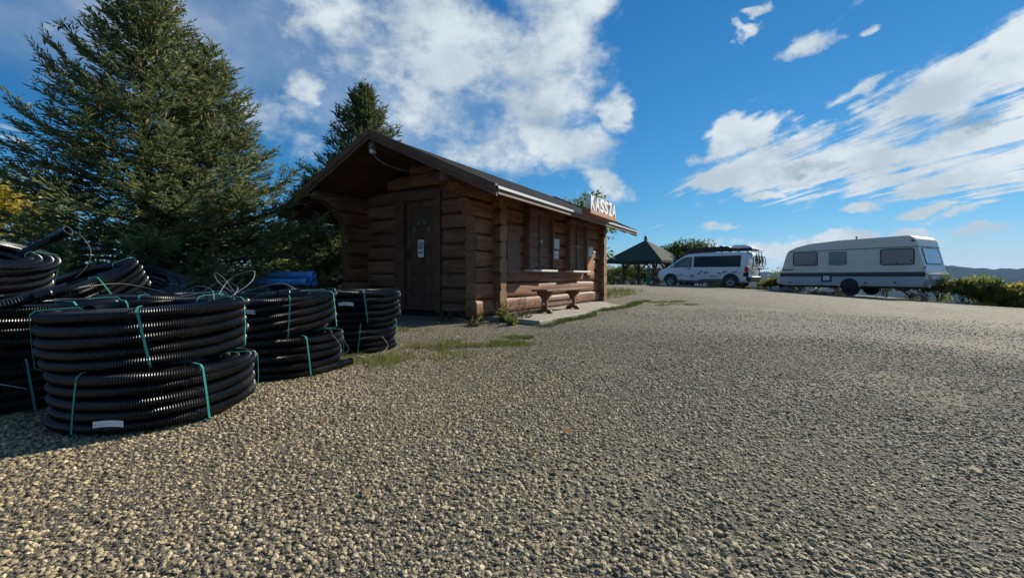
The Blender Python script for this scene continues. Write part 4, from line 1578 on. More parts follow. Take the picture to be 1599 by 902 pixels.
def diamonds(P, D, L, Wd, roll, tint, cross=2):
    """crossed slim diamonds along D from P"""
    n = len(P)
    ref = np.where(np.abs(D[:, 2:3]) > 0.9, np.array([[1.0, 0, 0]]), np.array([[0, 0, 1.0]]))
    S = norm(np.cross(D, ref))
    U = np.cross(S, D)
    Vs, Fs, Ts = [], [], []
    base = 0
    for k in range(cross):
        a = roll + k * math.pi / cross
        A = np.cos(a)[:, None] * S + np.sin(a)[:, None] * U
        q = np.stack([P, P + D * (L * 0.42)[:, None] + A * (Wd / 2)[:, None], P + D * L[:, None], P + D * (L * 0.42)[:, None] - A * (Wd / 2)[:, None]], 1)
        Vs.append(q.reshape(-1, 3))
        f = base + np.arange(n)[:, None] * 4 + np.arange(4)[None, :]
        Fs.append(f)
        Ts.append(tint)
        base += 4 * n
    return np.vstack(Vs), np.vstack(Fs), np.concatenate(Ts)


def spruce(x, y, H, Rmax, seed, label, whorl=0.15, per=6, twig=0.10, mat='spruce', z_first=0.25, long_left=(), up_low=-0.05, up_top=0.75, power=0.8, cones=0, sec_step=0.055, twig_step=0.020, lean=(0, 0)):
    rg = np.random.RandomState(seed)
    z0 = terrain(x, y)
    t = tag(empty('spruce_tree', (x, y, z0)), label, 'spruce')
    axis = lambda z: np.array([lean[0] * (z / H) ** 1.5, lean[1] * (z / H) ** 1.5, z])
    tr = MB().tube([axis(H * k / 10) if k else axis(-0.15 / H) - np.array([0, 0, 0.15]) for k in range(11)], [max(0.006, (0.022 * H) * (1 - k / 10) ** 0.9) for k in range(11)], 9)
    tr.build('trunk', M['bark'], t, smooth_angle=60)
    limbs = MB()
    PP, DD, LL, TT = [], [], [], []
    CP = []
    specs = []
    z = z_first
    while z < H * 0.985:
        f = z / H
        a0 = rg.uniform(0, 6.28)
        n = per if f < 0.85 else max(3, per - 2)
        for k in range(n):
            az = a0 + 6.283 * k / n + rg.normal(0, 0.22)
            L = Rmax * (1 - f) ** power * rg.uniform(0.72, 1.12) + 0.06
            el = up_low + (up_top - up_low) * f + rg.normal(0, 0.10)
            specs.append((z + rg.uniform(-0.05, 0.05), az, L, el))
        z += whorl * (1.25 - 0.55 * f)
    specs += list(long_left)
    for (zb, az, L, el) in specs:
        ns = max(4, int(L / 0.22))
        p = axis(zb)
        dh = np.array([math.cos(az), math.sin(az), 0])
        side = np.array([-math.sin(az), math.cos(az), 0])
        pts = [p]
        drs = []
        for s in range(ns):
            q = (s + 0.5) / ns
            e = el - 0.22 * math.sin(q * 3.0) * min(1, L) + 0.40 * q * q
            d = dh * math.cos(e) + np.array([0, 0, math.sin(e)]) + side * rg.normal(0, 0.05)
            d /= np.linalg.norm(d)
            drs.append(d)
            p = p + d * L / ns
            pts.append(p)
        limbs.tube([tuple(q) for q in pts], [max(0.003, 0.011 * L ** 0.8 * (1 - i / len(pts)) + 0.002) for i in range(len(pts))], 5, cap=False)
        pts = np.array(pts)
        # side twigs
        st = 0.26 * L if L > 0.8 else 0.03
        s = st
        flip = 1
        while s < L:
            q = s / L
            i = min(int(q * ns), ns - 1)
            b = pts[i] + (pts[i + 1] - pts[i]) * (q * ns - i)
            d = drs[i]
            sd = np.cross(d, np.array([0, 0, 1.0]))
            sd /= max(np.linalg.norm(sd), 1e-6)
            ls = (0.30 * (L - s) + 0.15) * rg.uniform(0.7, 1.25)
            ls = min(ls, 0.66)
            ang = rg.uniform(0.65, 1.05)
            e2 = rg.normal(-0.02, 0.32)
            sdr = d * math.cos(ang) + sd * flip * math.sin(ang) + np.array([0, 0, e2])
            sdr /= np.linalg.norm(sdr)
            m = max(2, int(ls / twig_step))
            qs = (np.arange(m) + rg.uniform(0, 1, m) * 0.8) / m
            cur = b[None, :] + sdr[None, :] * (qs * ls)[:, None] + np.array([0, 0, 0.10])[None, :] * (qs ** 2 * ls)[:, None]
            nn = np.cross(sdr, np.array([0, 0, 1.0]))
            nn /= max(np.linalg.norm(nn), 1e-6)
            sg = np.where(np.arange(m) % 2 == 0, 1, -1)
            td = norm(sdr[None, :] * 0.85 + nn[None, :] * (sg * rg.uniform(0.3, 0.9, m))[:, None] + np.array([0, 0, 1.0])[None, :] * rg.normal(0.10, 0.28, m)[:, None])
            PP.append(cur)
            DD.append(td)
            LL.append(twig * rg.uniform(0.65, 1.25, m))
            depth = np.clip(np.linalg.norm(cur[:, :2], axis=1) / (Rmax * (1 - min(zb / H, 0.97)) ** power + 0.05), 0, 1)
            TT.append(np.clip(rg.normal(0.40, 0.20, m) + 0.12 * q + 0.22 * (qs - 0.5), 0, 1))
            if cones and zb > 0.45 * H and q > 0.6 and rg.rand() < cones:
                CP.append(b + sdr * ls * 0.8)
            flip = -flip
            s += sec_step * rg.uniform(0.7, 1.3)
        # tip
        m = 5
        PP.append(np.repeat(pts[-2:-1], m, 0) + rg.normal(0, 0.01, (m, 3)))
        DD.append(norm(np.repeat(drs[-1][None, :], m, 0) + rg.normal(0, 0.3, (m, 3))))
        LL.append(twig * rg.uniform(0.9, 1.7, m))
        TT.append(np.clip(rg.normal(0.6, 0.15, m), 0, 1))
    limbs.build('branches', M['bark'], t)
    P, D, L_, T = np.vstack(PP), np.vstack(DD), np.concatenate(LL), np.concatenate(TT)
    n = len(P)

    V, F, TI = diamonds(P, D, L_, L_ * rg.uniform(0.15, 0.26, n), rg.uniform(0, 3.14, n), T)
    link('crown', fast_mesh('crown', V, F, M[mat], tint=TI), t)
    if CP:
        mb = MB()
        for p in CP:
            q = Matrix.Translation(Vector(p) + Vector((0, 0, -0.10))) @ Matrix.Rotation(rg.normal(0, 0.2), 4, 'X')
            mb.lathe([(0.004, 0), (0.014, 0.02), (0.017, 0.045), (0.012, 0.085), (0.003, 0.10)], 6, q)
        tag(mb.build('cones', M['cone'], t), kind='stuff')
    return t


LEFT = math.pi
spruce(-6.15, 7.5, 5.95, 2.35, 5, 'tall dark spruce at the left, its tip reaching the top of the picture', whorl=0.19, per=7, cones=0.10, power=0.78, up_low=0.02, up_top=0.85,
       long_left=[(1.3, LEFT + 0.15, 3.0, 0.30), (1.7, LEFT + 0.3, 2.8, 0.42), (2.3, LEFT + 0.1, 2.45, 0.62), (2.9, LEFT + 0.2, 2.0, 0.75), (1.0, LEFT + 0.5, 2.7, 0.18), (2.0, LEFT + 0.45, 2.5, 0.5), (3.3, LEFT + 0.3, 1.8, 0.8), (0.8, LEFT - 0.2, 2.8, 0.15),
                  (0.5, -0.5, 2.6, 0.05), (0.7, -1.3, 2.3, 0.05), (0.9, -1.7, 2.2, 0.12), (0.6, -2.1, 2.3, 0.05)])
spruce(-5.75, 8.5, 5.0, 2.15, 8, 'shorter spruce standing just right of and behind the tall one', whorl=0.20, per=7, cones=0.06, power=0.70, up_low=0.05, up_top=0.9,
       long_left=[(1.2, -0.1, 2.4, 0.32), (1.5, -0.2, 2.2, 0.40), (1.9, 0.0, 2.0, 0.5), (1.3, 0.3, 2.3, 0.3)])
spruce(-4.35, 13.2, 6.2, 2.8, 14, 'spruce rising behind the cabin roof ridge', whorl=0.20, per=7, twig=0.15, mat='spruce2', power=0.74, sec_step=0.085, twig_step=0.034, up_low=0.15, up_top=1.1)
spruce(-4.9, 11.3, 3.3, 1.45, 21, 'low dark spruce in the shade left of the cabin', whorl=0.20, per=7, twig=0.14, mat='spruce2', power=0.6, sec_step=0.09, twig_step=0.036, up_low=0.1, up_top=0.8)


# ------------------------------------------------------------------ broadleaved trees and bushes
LEAF = {
    'green': leaf_mat('green_leaves', [(0.0, (0.05, 0.08, 0.025)), (0.5, (0.13, 0.18, 0.05)), (1.0, (0.28, 0.31, 0.08))], 0.62),
    'deep': leaf_mat('deep_green_leaves', [(0.0, (0.022, 0.04, 0.014)), (0.5, (0.06, 0.095, 0.03)), (1.0, (0.14, 0.18, 0.05))], 0.62),
    'yellow': leaf_mat('autumn_yellow_leaves', [(0.0, (0.13, 0.14, 0.025)), (0.5, (0.36, 0.30, 0.04)), (1.0, (0.58, 0.40, 0.05))], 0.62),
    'mixed': leaf_mat('turning_leaves', [(0.0, (0.06, 0.09, 0.028)), (0.5, (0.16, 0.19, 0.045)), (0.8, (0.32, 0.27, 0.05)), (1.0, (0.45, 0.27, 0.055))], 0.62),
    'scrub': leaf_mat('brown_scrub_leaves', [(0.0, (0.03, 0.035, 0.015)), (0.5, (0.08, 0.075, 0.03)), (1.0, (0.17, 0.13, 0.06))], 0.3),
}


def broadleaf(name, x, y, H, Wd, seed, label, cat, kind='green', leaves=6000, leaf=0.09, trunk_h=0.3, clumps=26, group=None, flat=1.0, zoff=0.0, gap=0.5, depth=None):
    rg = np.random.RandomState(seed)
    z0 = terrain(x, y) + zoff
    t = tag(empty(name, (x, y, z0)), label, cat, group)
    depth = depth or Wd
    cz0 = trunk_h * H
    mb = MB()
    # clump centres inside an egg, pushed to its shell
    C, Rr = [], []
    for k in range(clumps):
        d = norm(rg.normal(0, 1, (1, 3)))[0]
        d[2] = abs(d[2]) * 1.0 if rg.rand() < 0.7 else d[2]
        q = rg.uniform(0.35, 0.92)
        c = np.array([d[0] * Wd / 2 * q, d[1] * depth / 2 * q, cz0 + (H - cz0) * (0.42 + 0.48 * d[2] * q)])
        C.append(c)
        Rr.append(rg.uniform(0.12, 0.24) * min(Wd, H - cz0 + 0.3))
    C, Rr = np.array(C), np.array(Rr)
    # trunk and limbs
    nst = 1 if trunk_h > 0.12 else 4
    for s in range(nst):
        bx = rg.normal(0, 0.06 * Wd, 2) if nst > 1 else np.zeros(2)
        mb.tube([(bx[0], bx[1], -0.1), (bx[0] * 1.2 + 0.02, bx[1], cz0 * 0.5 + 0.05), (bx[0] * 1.5, bx[1] * 1.5, cz0 + 0.2 * (H - cz0)), (bx[0] * 2, bx[1] * 2, cz0 + 0.6 * (H - cz0))],
                [0.022 * H, 0.018 * H, 0.012 * H, 0.004 * H] if nst == 1 else [0.012 * H, 0.01 * H, 0.007 * H, 0.003 * H], 7)
    for c in C:
        s = np.array([0, 0, cz0 + rg.uniform(0.0, 0.35) * (c[2] - cz0)])
        m_ = (s + c) / 2 + rg.normal(0, 0.04 * Wd, 3)
        mb.tube([tuple(s), tuple(m_), tuple(c)], [0.007 * H, 0.005 * H, 0.002 * H], 5)
    mb.build('trunk', M['bark'], t, smooth_angle=60)
    per = leaves // clumps
    Ps, Ns, T = [], [], []
    for c, r in zip(C, Rr):
        d = norm(rg.normal(0, 1, (per, 3)))
        q = rg.uniform(0.2, 1.0, per) ** gap
        p = c + d * (r * q)[:, None] * np.array([1.15, 1.15, 0.8 * flat])
        Ps.append(p)
        Ns.append(norm(d * 0.6 + rg.normal(0, 0.6, (per, 3)) + np.array([0, 0, 0.35])))
        T.append(np.clip(rg.normal(0.45, 0.22, per) + rg.normal(0, 0.12), 0, 1))
    P, Nn, T = np.vstack(Ps), np.vstack(Ns), np.concatenate(T)
    k = P[:, 2] > 0.03
    P, Nn, T = P[k], Nn[k], T[k]
    n = len(P)
    A = norm(np.cross(Nn, rg.normal(0, 1, (n, 3))))
    B = np.cross(Nn, A)
    l = leaf * rg.uniform(0.6, 1.3, n)
    w = l * rg.uniform(0.45, 0.7, n)
    V = np.stack([P - A * (l / 2)[:, None], P + B * (w / 2)[:, None], P + A * (l / 2)[:, None], P - B * (w / 2)[:, None]], 1).reshape(-1, 3)
    F = np.arange(4 * n).reshape(-1, 4)
    link('crown', fast_mesh('crown', V, F, LEAF[kind], tint=T), t)
    return t


broadleaf('leafy_tree', 2.95, 17.2, 4.3, 2.6, 31, 'sparse leafy tree showing behind the right end of the cabin roof', 'tree', 'green', 1700, 0.16, 0.16, 34, gap=0.8)
broadleaf('leafy_tree', 13.2, 33.0, 4.75, 5.0, 33, 'round green tree behind the white van', 'tree', 'deep', 15000, 0.17, 0.12, 46)
broadleaf('leafy_tree', 17.0, 36.0, 3.6, 3.6, 34, 'small green tree right of the round tree, mostly behind the van', 'tree', 'deep', 6000, 0.17, 0.1, 26)
broadleaf('leafy_tree', -14.4, 12.6, 4.0, 3.6, 35, 'yellow green tree at the left edge behind the spruce', 'tree', 'yellow', 9000, 0.12, 0.15, 34)
broadleaf('leafy_tree', -12.5, 16.5, 3.4, 5.0, 36, 'dark tree in the gap left of the tall spruce', 'tree', 'deep', 8000, 0.15, 0.1, 34)
broadleaf('leafy_tree', -9.2, 19.0, 3.2, 5.5, 37, 'broad dark tree behind the two left spruces', 'tree', 'deep', 9000, 0.16, 0.08, 36)
broadleaf('leafy_tree', -5.6, 20.5, 3.4, 5.0, 38, 'dark tree behind the low spruce left of the cabin', 'tree', 'deep', 8000, 0.16, 0.08, 36)
# scrub behind the pavilion
SCR = [(5.0, 31.0, 1.9, 2.6, 'mixed'), (6.4, 36.5, 2.3, 3.4, 'scrub'), (8.3, 37.5, 2.2, 3.2, 'mixed'), (10.2, 37.5, 2.3, 3.2, 'green'), (11.8, 36.5, 2.4, 3.0, 'scrub'), (4.6, 35.0, 2.2, 3.0, 'mixed'), (15.2, 33.5, 2.0, 2.6, 'green')]
SL = ['yellow green bush left of the pavilion', 'brownish bush behind the left pavilion post', 'turning bush behind the middle of the pavilion', 'green bush behind the right pavilion post',
      'brownish bush between the pavilion and the van', 'large turning bush behind the cabin corner', 'green bush hidden mostly by the van']
for i, (x, y, h, w, kd) in enumerate(SCR):
    broadleaf('bush', x, y, h * 1.28, w * 1.15, 50 + i, SL[i], 'bush', kd, 5200, 0.12, 0.03, 30, group='bushes behind the pavilion', gap=0.7)
# bushes along the edge of the plateau: behind van, caravan and at the right
EDGE = [(15.6, 25.2, 1.45, 1.7, 'green', 'green bush between the van and the caravan'), (14.3, 24.6, 0.7, 1.2, 'mixed', 'low turning bush beside the rear of the van'), (17.0, 26.5, 1.4, 2.2, 'mixed', 'turning bush behind the front of the caravan'),
        (17.6, 23.4, 1.15, 2.2, 'scrub', 'brownish bush glimpsed under the caravan front'), (18.4, 22.2, 1.1, 2.2, 'mixed', 'turning bush glimpsed under the middle of the caravan'), (19.2, 20.8, 1.1, 2.0, 'scrub', 'brownish bush glimpsed under the rear of the caravan'),
        (17.95, 18.9, 1.15, 1.1, 'green', 'tall dark green bush just right of the caravan'), (18.0, 17.9, 0.95, 1.0, 'mixed', 'yellow green bush second from the caravan'), (18.4, 17.6, 1.2, 1.3, 'green', 'largest green bush between the caravan and the right edge'),
        (18.75, 17.2, 0.85, 1.0, 'mixed', 'low green bush before the yellow ones at the right'), (19.5, 18.5, 1.2, 1.3, 'yellow', 'bright yellow bush behind the largest green one'), (19.1, 17.3, 1.15, 1.1, 'yellow', 'yellow autumn bush near the right edge'),
        (19.0, 16.7, 0.75, 1.0, 'mixed', 'turning bush low at the right edge'), (19.9, 17.3, 1.2, 1.3, 'yellow', 'orange yellow bush cut by the right edge'), (20.6, 19.0, 0.9, 1.5, 'mixed', 'turning bush in the back row by the yellow bushes')]
for i, (x, y, h, w, kd, lab) in enumerate(EDGE):
    broadleaf('bush', x, y, h * 1.08 - min(0, terrain(x, y) + 0.4), w * 1.25, 80 + i, lab, 'bush', kd, 2600, 0.10, 0.02, 20, group='bushes along the plateau edge', gap=0.7)
# background trees on the slope beyond, seen as a dark band
# ------------------------------------------------------------------ grass and weeds
M['grass'] = leaf_mat('grass_blades', [(0.0, (0.04, 0.075, 0.012)), (0.5, (0.10, 0.15, 0.025)), (0.8, (0.19, 0.20, 0.05)), (1.0, (0.32, 0.27, 0.12))], 0.35, 0.6)


def grass():
    rg = np.random.RandomState(2)
    Ps, Hs, Ts = [], [], []

    def patch(cx, cy, rx, ry, n, h, dry, rot=0.0):
        a, q = rg.uniform(0, 6.283, n), np.sqrt(rg.uniform(0, 1, n))
        q = q * rg.uniform(0.5, 1.0, n)
        x, y = rx * q * np.cos(a), ry * q * np.sin(a)
        # tufts
        tx = np.round(x / 0.06) * 0.06 + rg.normal(0, 0.018, n)
        ty = np.round(y / 0.06) * 0.06 + rg.normal(0, 0.018, n)
        c, s = math.cos(rot), math.sin(rot)
        for px, py in zip(cx + tx * c - ty * s, cy + tx * s + ty * c):
            if noise2(px * 3.0, py * 3.0) + 0.25 * noise2(px * 9, py * 9) < -0.12:
                continue
            Ps.append((px, py, terrain(px, py)))
            Hs.append(h * rg.uniform(0.5, 1.3))
            Ts.append(np.clip(rg.normal(dry, 0.22), 0, 1))

    patch(-1.05, 4.35, 1.3, 0.62, 4600, 0.034, 0.78)
    patch(-1.25, 3.95, 0.55, 0.38, 2200, 0.034, 0.65)
    patch(-0.7, 4.75, 0.55, 0.33, 1500, 0.036, 0.72)
    patch(-0.05, 5.05, 0.45, 0.25, 1500, 0.038, 0.5)
    patch(-1.0, 3.4, 0.8, 0.4, 500, 0.02, 0.8)
    patch(-0.45, 4.95, 0.8, 0.35, 2000, 0.036, 0.68)
    patch(0.1, 5.6, 0.4, 0.3, 1500, 0.04, 0.45)
    patch(0.6, 4.6, 0.8, 0.4, 350, 0.02, 0.8)
    patch(0.25, 5.9, 0.35, 0.35, 900, 0.04, 0.4)
    patch(-1.5, 6.2, 0.5, 0.2, 500, 0.05, 0.85)
    for k in range(40):
        a = -0.5 + 6.4 * k / 39
        p = cab(a, -1.16 - 0.05 * math.sin(a * 2), 0)
        patch(p.x, p.y, 0.19, 0.17, 190, 0.055, 0.35)
    for (a, b) in ((4.6, -1.7), (5.5, -1.6), (6.2, -1.8), (5.0, -2.2)):
        p = cab(a, b)
        patch(p.x, p.y, 0.6, 0.35, 800, 0.045, 0.5)
    for (x, y, n) in ((3.4, 16, 900), (4.2, 18, 900), (2.6, 14.4, 900), (13.2, 24.9, 900), (14.2, 23.6, 900), (15.7, 22.3, 700), (12.0, 25.0, 700), (17.8, 19.4, 500), (17.9, 17.2, 300), (10.4, 27.4, 600), (8, 28, 600), (6, 27.4, 600), (4.4, 25.6, 700)):
        patch(x, y, 1.3, 0.8, n, 0.15, 0.75)
    P, Hh, T = np.array(Ps), np.array(Hs), np.array(Ts)
    n = len(P)
    lean = rg.normal(0, 0.5, (n, 2))
    tip = P + np.stack([lean[:, 0] * Hh, lean[:, 1] * Hh, Hh], 1)
    a = rg.uniform(0, 3.14, n)
    w = np.clip(Hh * 0.05, 0.0012, 0.006)
    A = np.stack([np.cos(a) * w, np.sin(a) * w, 0 * a], 1)
    mid = P * 0.45 + tip * 0.55 + np.stack([0 * a, 0 * a, Hh * 0.08], 1)
    V = np.stack([P - A, P + A, mid + A * 0.7, tip, mid - A * 0.7], 1).reshape(-1, 3)
    F = np.arange(5 * n).reshape(-1, 5)
    tag(link('grass', fast_mesh('grass', V, F, M['grass'], tint=T)), 'short sparse grass growing through the gravel by the cabin', 'grass', kind='stuff')


grass()


def weed(x, y, H, n, seed, label, dry=0.5, spread=0.35):
    rg = np.random.RandomState(seed)
    t = tag(empty('weed', (x, y, terrain(x, y))), label, 'weed', 'weeds at the cabin corner')
    st = MB()
    P, D, L = [], [], []
    for k in range(n):
        a = rg.uniform(0, 6.28)
        h = H * rg.uniform(0.45, 1.0)
        sp = spread * rg.uniform(0.1, 1.0)
        b = np.array([rg.normal(0, 0.05), rg.normal(0, 0.05), -0.02])
        pts = [b + np.array([math.cos(a) * sp * q ** 1.6, math.sin(a) * sp * q ** 1.6, h * q]) for q in (0, 0.35, 0.7, 1.0)]
        st.tube([tuple(p) for p in pts], [0.0035, 0.003, 0.002, 0.001], 4)
        for q in np.arange(0.12, 1.0, 0.06):
            i = min(int(q * 3), 2)
            p = pts[i] + (pts[i + 1] - pts[i]) * (q * 3 - i)
            for s in range(2):
                P.append(p)
                D.append([rg.normal(0, 1), rg.normal(0, 1), rg.uniform(-0.1, 0.7)])
                L.append(0.06 * (1.15 - q) * rg.uniform(0.6, 1.4) + 0.012)
    st.build('stem', M['bark'], t)
    P, D, L = np.array(P), norm(np.array(D)), np.array(L)
    V, F, T = diamonds(P, D, L, L * 0.38, rg.uniform(0, 3, len(P)), np.clip(rg.normal(dry, 0.25, len(P)), 0, 1), 1)
    link('foliage', fast_mesh('foliage', V, F, LEAF['scrub' if dry > 0.6 else 'mixed'], tint=T), t)


for i, (a, b, H, n, lab, dry) in enumerate([(-0.42, -0.30, 0.45, 12, 'bushy green weed at the cabin corner by the path', 0.35), (-0.15, -0.52, 0.55, 7, 'thin dry weed standing before the lit log ends', 0.75), (-0.75, 0.05, 0.30, 10, 'low weed at the foot of the porch bracket', 0.5),
                                            (-0.62, -0.62, 0.28, 9, 'low weed in front of the end of the concrete path', 0.4), (-0.95, 0.45, 0.5, 4, 'tall thin dry stalks left of the porch bracket', 0.8), (-1.15, -0.2, 0.18, 8, 'small tuft on the gravel before the porch', 0.8)]):
    p = cab(a, b)
    weed(p.x, p.y, H, n, 300 + i, lab, dry)


def fallen_leaves():
    rg = np.random.RandomState(77)
    V, F, T = [], [], []
    for k in range(36):
        y = rg.uniform(1.0, 6.0)
        x = rg.uniform(-1.1, 1.1) * y
        a, b = to_cab(x, y)
        if -1 < a and -1.1 < b < 4:
            continue
        z = terrain(x, y) + 0.014
        t, l = rg.uniform(0, 6.28), rg.uniform(0.014, 0.030)
        d, s = np.array([math.cos(t), math.sin(t), rg.normal(0, 0.25)]), np.array([-math.sin(t), math.cos(t), rg.normal(0, 0.35)])
        c = np.array([x, y, z])
        n = len(V)
        V += [c - d * l, c + s * l * 0.55 + [0, 0, 0.004], c + d * l, c - s * l * 0.55 + [0, 0, 0.004]]
        F.append((n, n + 1, n + 2, n + 3))
        T.append(rg.uniform(0.3, 1.0))
    m = leaf_mat('dry_leaf', [(0.0, (0.12, 0.05, 0.02)), (0.6, (0.25, 0.12, 0.04)), (1.0, (0.38, 0.30, 0.16))], 0.2)
    tag(link('fallen_leaves', fast_mesh('fallen_leaves', V, F, m, tint=T)), 'a few dry brown leaves scattered on the gravel', 'leaves', kind='stuff')


fallen_leaves()

# ------------------------------------------------------------------ pavilion
M['green_roof'] = plain('dark_green_shingle', (0.026, 0.042, 0.030), 0.95, vary=0.18, scale=14, bumpy=0.5)
M['post'] = wood('pavilion_post_wood', (0.06, 0.045, 0.035), (0.14, 0.11, 0.09), knots=False)
M['green_paint'] = plain('green_paint', (0.012, 0.13, 0.055), 0.45, vary=0.2)
PAV = (9.55, 32.0)
pz = terrain(*PAV)
pav = tag(empty('pavilion', (*PAV, pz)), 'open wooden pavilion with a dark green pyramid roof', 'pavilion')
ez, az_ = 1.85 - pz, 3.38 - pz
hd_ = 3.05
rot0 = R(2)


def pc(k, r, z):
    t = rot0 - math.pi / 2 + k * math.pi / 2
    return Vector((r * math.cos(t), r * math.sin(t), z))


for k in range(4):
    # each roof face: a thick slab
    a, b, top = pc(k, hd_, ez), pc(k + 1, hd_, ez), Vector((0, 0, az_))
    dn = Vector((0, 0, -0.07))
    MB().add([a, b, top, a + dn, b + dn, top + dn], [(0, 1, 2), (5, 4, 3), (0, 3, 4, 1), (1, 4, 5, 2), (2, 5, 3, 0)]).build('roof_face', M['green_roof'], pav)
    MB().bar(pc(k, hd_ - 0.03, ez - 0.09), pc(k + 1, hd_ - 0.03, ez - 0.09), 0.04, 0.13).build('eave_board', M['green_roof'], pav)
    p0 = pc(k, 1.62, 0)
    MB().box(p0.x - 0.08, p0.x + 0.08, p0.y - 0.08, p0.y + 0.08, -0.2, ez - 0.0).build('post', M['post'], pav, bevel=0.01)
    MB().bar(pc(k, 1.62, ez - 0.08), pc(k + 1, 1.62, ez - 0.08), 0.12, 0.16).build('beam', M['post'], pav)
    for j in (k + 1, k - 1):
        d = (pc(j, 1.62, 0) - p0).normalized()
        MB().bar(p0 + d * 0.05 + Vector((0, 0, ez - 0.72)), p0 + d * 0.60 + Vector((0, 0, ez - 0.14)), 0.09, 0.10).build('brace', M['post'], pav)
MB().lathe([(0.0, -0.02), (0.16, 0.0), (0.17, 0.04), (0.10, 0.07), (0.08, 0.12), (0.12, 0.17), (0.10, 0.24), (0.03, 0.30), (0.0, 0.31)], 12, Matrix.Translation((0, 0, az_))).build('finial', M['black'], pav, smooth_angle=40)
# green post by the pavilion
gp = tag(empty('green_post', (8.65, 28.4, terrain(8.65, 28.4))), 'green painted pump post between the pavilion and the van', 'post')
MB().box(-0.09, 0.09, -0.09, 0.09, -0.3, 1.35).build('body', M['green_paint'], gp, bevel=0.02)
MB().box(-0.12, -0.05, -0.11, 0.11, 0.25, 1.0).build('side_panel', M['green_paint'], gp, bevel=0.01)
MB().lathe([(0.0, 1.43), (0.06, 1.43), (0.10, 1.38), (0.10, 1.35), (0, 1.35)], 12).build('cap', M['green_paint'], gp, smooth_angle=40)
MB().tube([(0.06, 0, 0.48), (0.26, -0.02, 0.50)], 0.022, 8).build('spout', M['white_plastic'], gp)
M['rock'] = plain('pale_rock', (0.30, 0.29, 0.27), 0.9, vary=0.3, scale=3, bumpy=0.8)


def rock(x, y, sx, sy, sz, seed, label):
    rg = np.random.RandomState(seed)
    bm = bmesh.new()
    bmesh.ops.create_icosphere(bm, subdivisions=3, radius=1)
    dirs = [Vector(d).normalized() for d in rg.normal(0, 1, (14, 3))]
    offs = rg.uniform(0.55, 0.9, 14)
    for v in bm.verts:
        n = v.co.normalized()
        r = min([1.0] + [o / max(1e-3, n.dot(d)) for d, o in zip(dirs, offs) if n.dot(d) > 0.3])
        v.co = Vector((n.x * sx, n.y * sy, n.z * sz)) * r
    me = bpy.data.meshes.new('boulder')
    bm.to_mesh(me)
    bm.free()
    me.materials.append(M['rock'])
    o = link('boulder', me, None, (x, y, terrain(x, y) + sz * 0.4), (0, 0, rg.uniform(0, 6)))
    tag(o, label, 'boulder', 'pale boulders at the edge of the yard')


for i, (x, y, a, b, c_, lab) in enumerate([(7.2, 29.2, 0.55, 0.4, 0.35, 'large pale boulder under the left side of the pavilion roof'), (7.9, 29.3, 0.3, 0.3, 0.25, 'small pale boulder beside the large one at the pavilion'),
                                           (13.6, 23.1, 0.32, 0.25, 0.20, 'pale boulder nearest the rear of the van'), (14.25, 23.2, 0.38, 0.28, 0.2, 'pale boulder in the middle between van and caravan'), (14.75, 24.4, 0.34, 0.25, 0.25, 'pale boulder nearest the caravan drawbar')]):
    rock(x, y, a, b, c_, 400 + i, lab)

# ------------------------------------------------------------------ white van
M['van_white'] = plain('van_white_paint', (0.66, 0.69, 0.73), 0.22, vary=0.03, scale=2, spec=0.6)
M['decal'] = plain('black_decal', (0.025, 0.028, 0.035), 0.5)
M['red_lens'] = plain('red_lens', (0.45, 0.015, 0.02), 0.2, vary=0.1)
M['rim'] = plain('grey_wheel_rim', (0.42, 0.43, 0.45), 0.35, 0.7)
M['car_stripe_'] = plain('grey_bike_paint', (0.10, 0.11, 0.12), 0.4)
M['lens'] = plain('headlamp_lens', (0.5, 0.53, 0.56), 0.08, vary=0.1, spec=0.8)
M['glass_dark'].node_tree.nodes['Principled BSDF'].inputs['Specular IOR Level'].default_value = 0.25
VAN_P = Vector((12.45, 23.7))
vdir = Vector((-0.69, 0.724)).normalized()
vrz = math.atan2(vdir.y, vdir.x)
zr, zf = terrain(*(VAN_P + vdir * 0.85)), terrain(*(VAN_P + vdir * 4.2))
van = tag(empty('parked_van', (VAN_P.x, VAN_P.y, zr - 0.85 * (zf - zr) / 3.4), vrz), 'white van with black mountain decals, roof box and bicycles on its rear', 'van')
van.rotation_euler = (0, -math.atan((zf - zr) / 3.4), vrz)
# local: x forward from the rear bumper, y to the van's left is positive; the side towards the camera is y = 0, body extends to y = -VW
VW, VH, VL = 1.9, 1.95, 5.3
stations = [  # x, z_bottom, z_belt, z_top, half width low, half width top
    (0.00, 0.42, 1.02, 1.20, 0.80, 0.72), (0.03, 0.34, 1.05, 1.55, 0.88, 0.76), (0.10, 0.30, 1.08, 1.80, 0.92, 0.77), (0.22, 0.28, 1.10, 1.915, 0.94, 0.78), (0.5, 0.27, 1.12, 1.945, 0.95, 0.79),
    (1.5, 0.27, 1.12, 1.955, 0.95, 0.79), (2.6, 0.27, 1.12, 1.95, 0.95, 0.79), (3.2, 0.27, 1.12, 1.925, 0.95, 0.785), (3.5, 0.27, 1.11, 1.86, 0.95, 0.775), (3.75, 0.27, 1.10, 1.74, 0.95, 0.78), (4.1, 0.27, 1.08, 1.50, 0.945, 0.80),
    (4.45, 0.27, 1.04, 1.24, 0.94, 0.83), (4.6, 0.27, 1.01, 1.13, 0.93, 0.84), (4.9, 0.27, 0.94, 1.05, 0.90, 0.80), (5.12, 0.27, 0.84, 0.95, 0.82, 0.72), (5.25, 0.28, 0.70, 0.80, 0.72, 0.62), (5.3, 0.34, 0.58, 0.64, 0.60, 0.52)]


